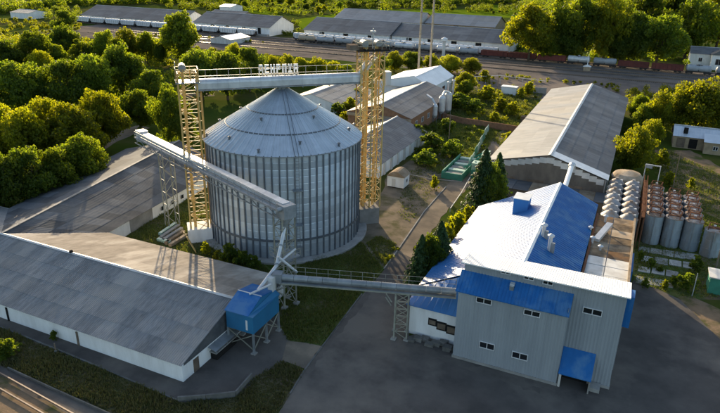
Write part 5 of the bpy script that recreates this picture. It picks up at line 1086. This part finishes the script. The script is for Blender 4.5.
row('in the tall top-right grove', [(528, 4, 62, 40, 'y'), (552, 0, 60, 40, 'd'), (576, -6, 62, 42, 'd'), (602, -10, 64, 44, 'y'), (627, 8, 66, 36, 'k'), (655, 12, 68, 46, 'k'), (684, -4, 60, 46, 'd'), (714, -12, 56, 44, 'y'), (640, -14, 52, 46, 'k'), (668, -16, 50, 44, 'k'), (565, 26, 62, 28, 'k'), (545, 30, 62, 24, 'd'), (618, 30, 66, 26, 'k')], 'tall grove')
row('above the garden cottage', [(655, 90, 134, 26, 'y'), (694, 78, 132, 56, 'y'), (722, 84, 128, 34, 'y'), (672, 92, 132, 30, 'y'), (638, 94, 124, 20, 'd'), (712, 100, 130, 26, 'd')], 'trees above the cottage')
row('between the grey warehouse and the garden', [(632, 126, 172, 34, 'y'), (648, 118, 152, 24, 'y'), (641, 104, 134, 22, 'd'), (625, 150, 172, 18, 'd'), (660, 150, 168, 16, 'b'), (668, 172, 186, 14, 'b'), (690, 178, 190, 8, 'b')], 'trees by the garden')
row('along the road left of the blue hall', [(480, 150, 216, 40, 'c'), (494, 154, 210, 32, 'c'), (419, 236, 290, 34, 'c'), (437, 222, 284, 40, 'c'), (428, 232, 288, 30, 'k'), (486, 160, 216, 34, 'k'), (446, 224, 262, 22, 'b'), (456, 214, 244, 22, 'b'), (468, 206, 228, 18, 'b'), (428, 250, 284, 22, 'g')], 'trees along the hall')
row('at the foot of the silo', [(231, 244, 266, 20, 'g'), (243, 250, 270, 18, 'g'), (219, 250, 262, 12, 'b'), (254, 256, 272, 14, 'g'), (206, 242, 256, 10, 'b')], 'bushes at the silo foot')
row('around the green bunker', [(415, 124, 142, 20, 'g'), (432, 132, 152, 24, 'g'), (452, 140, 158, 22, 'g'), (426, 150, 166, 24, 'g'), (446, 118, 134, 16, 'g'), (434, 176, 190, 10, 'b')], 'shrubs in the weedy plot')
row('beyond the brick wall', [(456, 92, 108, 24, 'g'), (474, 98, 112, 20, 'g'), (486, 86, 102, 20, 'b'), (500, 98, 112, 18, 'b'), (512, 102, 116, 14, 'b'), (528, 82, 96, 14, 'b'), (542, 100, 112, 12, 'b'), (465, 80, 96, 16, 'd'), (520, 88, 98, 10, 'b'), (494, 112, 122, 12, 'b'), (508, 132, 146, 10, 'b')], 'allotment bushes')
row('beside the barn behind the silo', [(318, 92, 106, 10, 'b'), (338, 102, 116, 14, 'g'), (350, 98, 112, 14, 'b'), (344, 112, 124, 12, 'b'), (358, 88, 102, 14, 'g')], 'bushes by the barn')
row('in the slab yard', [(650, 258, 268, 8, 'g'), (660, 266, 272, 6, 'g'), (672, 276, 286, 10, 'g'), (644, 278, 288, 7, 'g'), (686, 272, 290, 16, 'g'), (694, 256, 272, 12, 'g'), (640, 250, 262, 7, 'g'), (664, 280, 290, 8, 'b')], 'weeds in the slab yard')
row('below the long shed', [(8, 340, 356, 22, 'g'), (54, 330, 340, 7, 'g'), (-4, 338, 360, 20, 'g')], 'bushes below the long shed')
# scattered orchard between the rows: low bushes of the left woodland and the top meadows
rs = random.Random(5); done = 0; n_b = 0
_lab = {}
def thicket(name, poly, n, hmin, hmax, m, label, nl=170, ls=(.28, .7), seed=1):
    r = random.Random(seed); mb = B(); k = 0; W = [P(x, y) for x, y in poly]; xs = [p.x for p in W]; ys = [p.y for p in W]
    while k < n:
        x, y = r.uniform(min(xs), max(xs)), r.uniform(min(ys), max(ys)); ins = False
        for a, b in zip(W, W[1:]+W[:1]):
            if (a.y > y) != (b.y > y) and x < (b.x-a.x)*(y-a.y)/(b.y-a.y)+a.x: ins = not ins
        if not ins: continue
        k += 1; h = r.uniform(hmin, hmax); wd = h*r.uniform(.9, 1.4); lobes = [(r.uniform(-.25, .25)*wd, r.uniform(-.25, .25)*wd, r.uniform(.3, .68)*h, r.uniform(.2, .36)*wd) for _ in range(6)]
        for i in range(nl):
            lx, ly, lz, lr = lobes[i % 6]; d = Vector((r.gauss(0, 1), r.gauss(0, 1), r.gauss(0, 1))).normalized(); q = r.uniform(.7, 1.05)
            p = Vector((x+lx+d.x*lr*q, y+ly+d.y*lr*q, max(.1, lz+d.z*lr*.85*q))); leaf(mb, r, p, (d+Vector((r.gauss(0, .5), r.gauss(0, .5), .3))).normalized(), r.uniform(*ls))
    me = bpy.data.meshes.new(name); me.from_pydata(mb.v, [], mb.f); me.materials.append(G[m]); o = bpy.data.objects.new(name, me); col.objects.link(o); stuff(o); o['label'] = label
thicket('undergrowth', [(-10, 70), (60, 70), (130, 66), (180, 74), (182, 96), (130, 100), (120, 112), (104, 140), (60, 185), (-10, 200)], 260, 1.5, 4.2, 'leaf', 'dense undergrowth filling the left woodland', 190, (.3, .75), 1)
thicket('undergrowth', [(-10, 36), (90, 44), (180, 48), (240, 52), (235, 76), (180, 72), (60, 70), (-10, 68)], 230, 1.6, 4.5, 'leaf_yel', 'sunlit undergrowth on the clearing below the far tracks', 150, (.4, .9), 2)
thicket('far_thicket', [(-10, 17), (10, 14), (40, 10), (80, 7), (140, 5.5), (240, 5), (240, 1.5), (-10, 1)], 260, 6, 11, 'leaf', 'belt of trees reading as one mass along the top left', 260, (.8, 1.8), 3)
thicket('far_thicket', [(240, 3), (300, 3), (345, 8), (440, 7), (520, 5), (520, .5), (240, .5)], 330, 7, 13, 'leaf_dark', 'belt of trees reading as one mass behind the pale warehouses', 260, (.8, 1.9), 4)
thicket('undergrowth', [(330, 23), (340, 28), (500, 31), (505, 27)], 60, 2, 4.5, 'leaf_yel', 'sunlit undergrowth between the two rows of goods warehouses', 90, (.5, 1.0), 5)
thicket('undergrowth', [(515, 40), (610, 44), (690, 52), (690, 62), (640, 63), (515, 56)], 110, 2, 5, 'leaf_dark', 'undergrowth below the tall grove behind the wagons', 160, (.4, 1.0), 6)
thicket('undergrowth', [(268, 20), (304, 22), (302, 38), (272, 36)], 30, 2, 5.5, 'leaf', 'undergrowth in the gap between the goods warehouses', 160, (.4, .9), 7)
thicket('undergrowth', [(235, 70), (350, 72), (352, 84), (330, 80), (240, 90)], 70, 1.5, 3.5, 'leaf_yel', 'undergrowth of the hedge behind the silo', 150, (.3, .7), 8)
thicket('undergrowth', [(625, 92), (726, 92), (726, 128), (672, 126), (625, 140)], 110, 1.5, 4, 'leaf_yel', 'undergrowth around the garden cottage', 170, (.3, .7), 9)
thicket('undergrowth', [(520, -3), (730, -3), (730, 38), (690, 44), (600, 40), (520, 30)], 260, 8, 16, 'leaf', 'deep wood reading as one mass at the top right', 240, (.7, 1.7), 10)
thicket('undergrowth', [(440, 84), (500, 84), (545, 96), (505, 140), (480, 130), (445, 116)], 60, .7, 2.0, 'leaf_yel', 'low weeds and shrubs in the allotments', 120, (.2, .5), 11)
thicket('undergrowth', [(240, 14), (345, 18), (345, 4), (246, 3)], 85, 3, 7, 'leaf', 'hedges on the far meadow', 150, (.6, 1.2), 12)
thicket('undergrowth', [(-10, 20), (40, 21), (80, 26), (80, 32), (40, 36), (-10, 36)], 60, 1.5, 4, 'leaf_yel', 'sunlit scrub at the left edge below the far tracks', 130, (.4, .9), 13)
thicket('undergrowth', [(40, 12), (78, 10), (80, 22), (40, 20)], 26, 3, 7, 'leaf', 'scrub left of the first goods warehouse', 200, (.5, 1.1), 14)
thicket('undergrowth', [(90, 33), (265, 40), (265, 44), (90, 40)], 50, 1, 2.4, 'leaf_yel', 'low weeds along the tracks before the warehouses', 80, (.3, .7), 15)
thicket('undergrowth', [(200, 8), (240, 12), (300, 20), (345, 12), (300, 6), (240, 4)], 36, 2.5, 5, 'leaf', 'hedges behind the second goods warehouse', 150, (.5, 1.1), 16)
thicket('undergrowth', [(500, 20), (530, 28), (530, 50), (514, 44)], 16, 2, 5, 'leaf_yel', 'scrub at the end of the goods warehouse by the grove', 150, (.4, .9), 17)
thicket('undergrowth', [(440, 70), (520, 78), (620, 86), (620, 94), (560, 84), (440, 78)], 70, .8, 2.0, 'leaf_yel', 'weedy strip between the rail yard and the plots', 90, (.25, .6), 18)
thicket('undergrowth', [(412, 120), (440, 118), (500, 130), (478, 160), (440, 170), (414, 160)], 60, .6, 1.7, 'leaf', 'low weeds and shrubs around the green bunker', 120, (.2, .45), 19)
thicket('undergrowth', [(424, 262), (440, 236), (462, 208), (474, 204), (450, 246), (430, 276)], 26, .8, 2.0, 'leaf_yel', 'sunlit shrubs along the hall side', 140, (.2, .45), 20)
thicket('undergrowth', [(385, 262), (398, 244), (402, 246), (390, 266)], 6, .4, .9, 'leaf_yel', 'tufts beside the sunlit road', 80, (.12, .3), 21)
thicket('undergrowth', [(345, 9.5), (430, 11), (520, 16), (520, 9), (430, 6.5), (345, 7)], 70, 3.5, 8, 'leaf', 'tree clumps on the meadow behind the pale warehouses', 200, (.6, 1.3), 22)
thicket('undergrowth', [(165, 9), (240, 13), (240, 6), (165, 5)], 40, 4, 8, 'leaf', 'tree clumps behind the two left goods warehouses', 200, (.6, 1.3), 23)
mdw = sorted((rs.uniform(242, 345), rs.uniform(4, 14)) for _ in range(14))
for i, (x, y) in enumerate(mdw): h = rs.uniform(5, 9); tree_at(P(x, y), h, h*rs.uniform(.85, 1.2), rs.choice('dyk'), 'round tree, %s from the left on the far meadow' % ORD[i], 'trees on the far meadow')
# far wood: one mass
r = random.Random(3); fw = B()
for i in range(420):
    x = r.uniform(-1100, 700); y = r.uniform(470, 1250)
    h = r.uniform(9, 17); wd = h*r.uniform(.8, 1.2)
    if -330 < x < -60 and y < 600 and r.random() < .6: continue
    for k in range(210):
        d = Vector((r.gauss(0, 1), r.gauss(0, 1), r.gauss(0, 1))).normalized(); q = r.uniform(.75, 1.05)
        p = Vector((x+d.x*wd*.5*q, y+d.y*wd*.5*q, h*.55+d.z*h*.45*q)); leaf(fw, r, p, (d+Vector((r.gauss(0, .4), r.gauss(0, .4), .4))).normalized(), r.uniform(.8, 1.9))
me = bpy.data.meshes.new('far_wood'); me.from_pydata(fw.v, [], fw.f); me.materials.append(G['leaf']); o = bpy.data.objects.new('far_wood', me); col.objects.link(o); stuff(o); o['label'] = 'far woodland reading as one mass along the top of the photo'

# ================================================================== GRASS
def grass(poly, n, hmin, hmax, label, seed, m='grass'):
    r = random.Random(seed); mb = B(); k = 0
    W = [P(x, y) for x, y in poly]; xs = [p.x for p in W]; ys = [p.y for p in W]
    while k < n:
        x, y = r.uniform(min(xs), max(xs)), r.uniform(min(ys), max(ys)); ins = False
        for a, b in zip(W, W[1:]+W[:1]):
            if (a.y > y) != (b.y > y) and x < (b.x-a.x)*(y-a.y)/(b.y-a.y)+a.x: ins = not ins
        if not ins: continue
        k += 1; q = .5+.5*sin(x*.7+1.3*sin(y*.45))*sin(y*.6+x*.21); hh = r.uniform(hmin, hmax)*(.35+q)
        for j in range(3):
            a = r.uniform(0, 6.28); l_ = r.uniform(.2, .5)*hh; w_ = .05+.04*r.random(); ox, oy = r.gauss(0, .12), r.gauss(0, .12)
            mb.quad((x+ox-w_*sin(a), y+oy+w_*cos(a), 0), (x+ox+w_*sin(a), y+oy-w_*cos(a), 0), (x+ox+l_*cos(a), y+oy+l_*sin(a), hh))
    me = bpy.data.meshes.new('grass'); me.from_pydata(mb.v, [], mb.f); me.materials.append(G[m]); o = bpy.data.objects.new('grass', me); col.objects.link(o); stuff(o); o['label'] = label
grass([(-10, 324), (0, 328), (182, 403), (236, 398), (253, 379), (282, 361), (303, 371), (276, 413), (262, 430), (150, 428), (8, 368), (-10, 360)], 9000, .15, .5, 'rough grass on the bank below the long shed', 1, 'grass_dry')
grass([(287, 283), (302, 264), (335, 254), (361, 242), (383, 268), (363, 292), (344, 314), (320, 344), (288, 340), (280, 325)], 9000, .15, .45, 'rough grass on the wedge between silo and yard', 2)
grass([(126, 237), (200, 186), (210, 205), (208, 238), (232, 250), (262, 263), (280, 280), (262, 280), (180, 251)], 6000, .15, .5, 'grass in the court between the sheds and the silo', 3)
grass([(404, 176), (430, 160), (452, 160), (440, 182), (424, 206), (410, 222), (398, 216)], 700, .15, .4, 'thin weeds on the worn yard by the kiosk', 8)
grass([(366, 244), (378, 236), (396, 244), (386, 268)], 1500, .15, .4, 'thin grass beside the sunlit road', 9)
grass([(634, 242), (718, 258), (724, 298), (690, 298), (636, 284)], 2200, .15, .4, 'weeds in the slab yard beside the annex', 4)
grass([(640, 160), (668, 150), (726, 178), (726, 255), (700, 250), (690, 205), (664, 182)], 4500, .2, .5, 'tall weeds in the garden behind the tanks', 5)
grass([(412, 128), (440, 120), (500, 130), (480, 160), (455, 180), (415, 165)], 8000, .2, .7, 'weeds in the plot by the green bunker', 6)
grass([(440, 86), (545, 92), (505, 150), (480, 132), (445, 116)], 12000, .2, .7, 'weeds in the allotments beyond the brick wall', 7)
for o in bpy.data.objects:
    if '_b' in o: del o['_b']
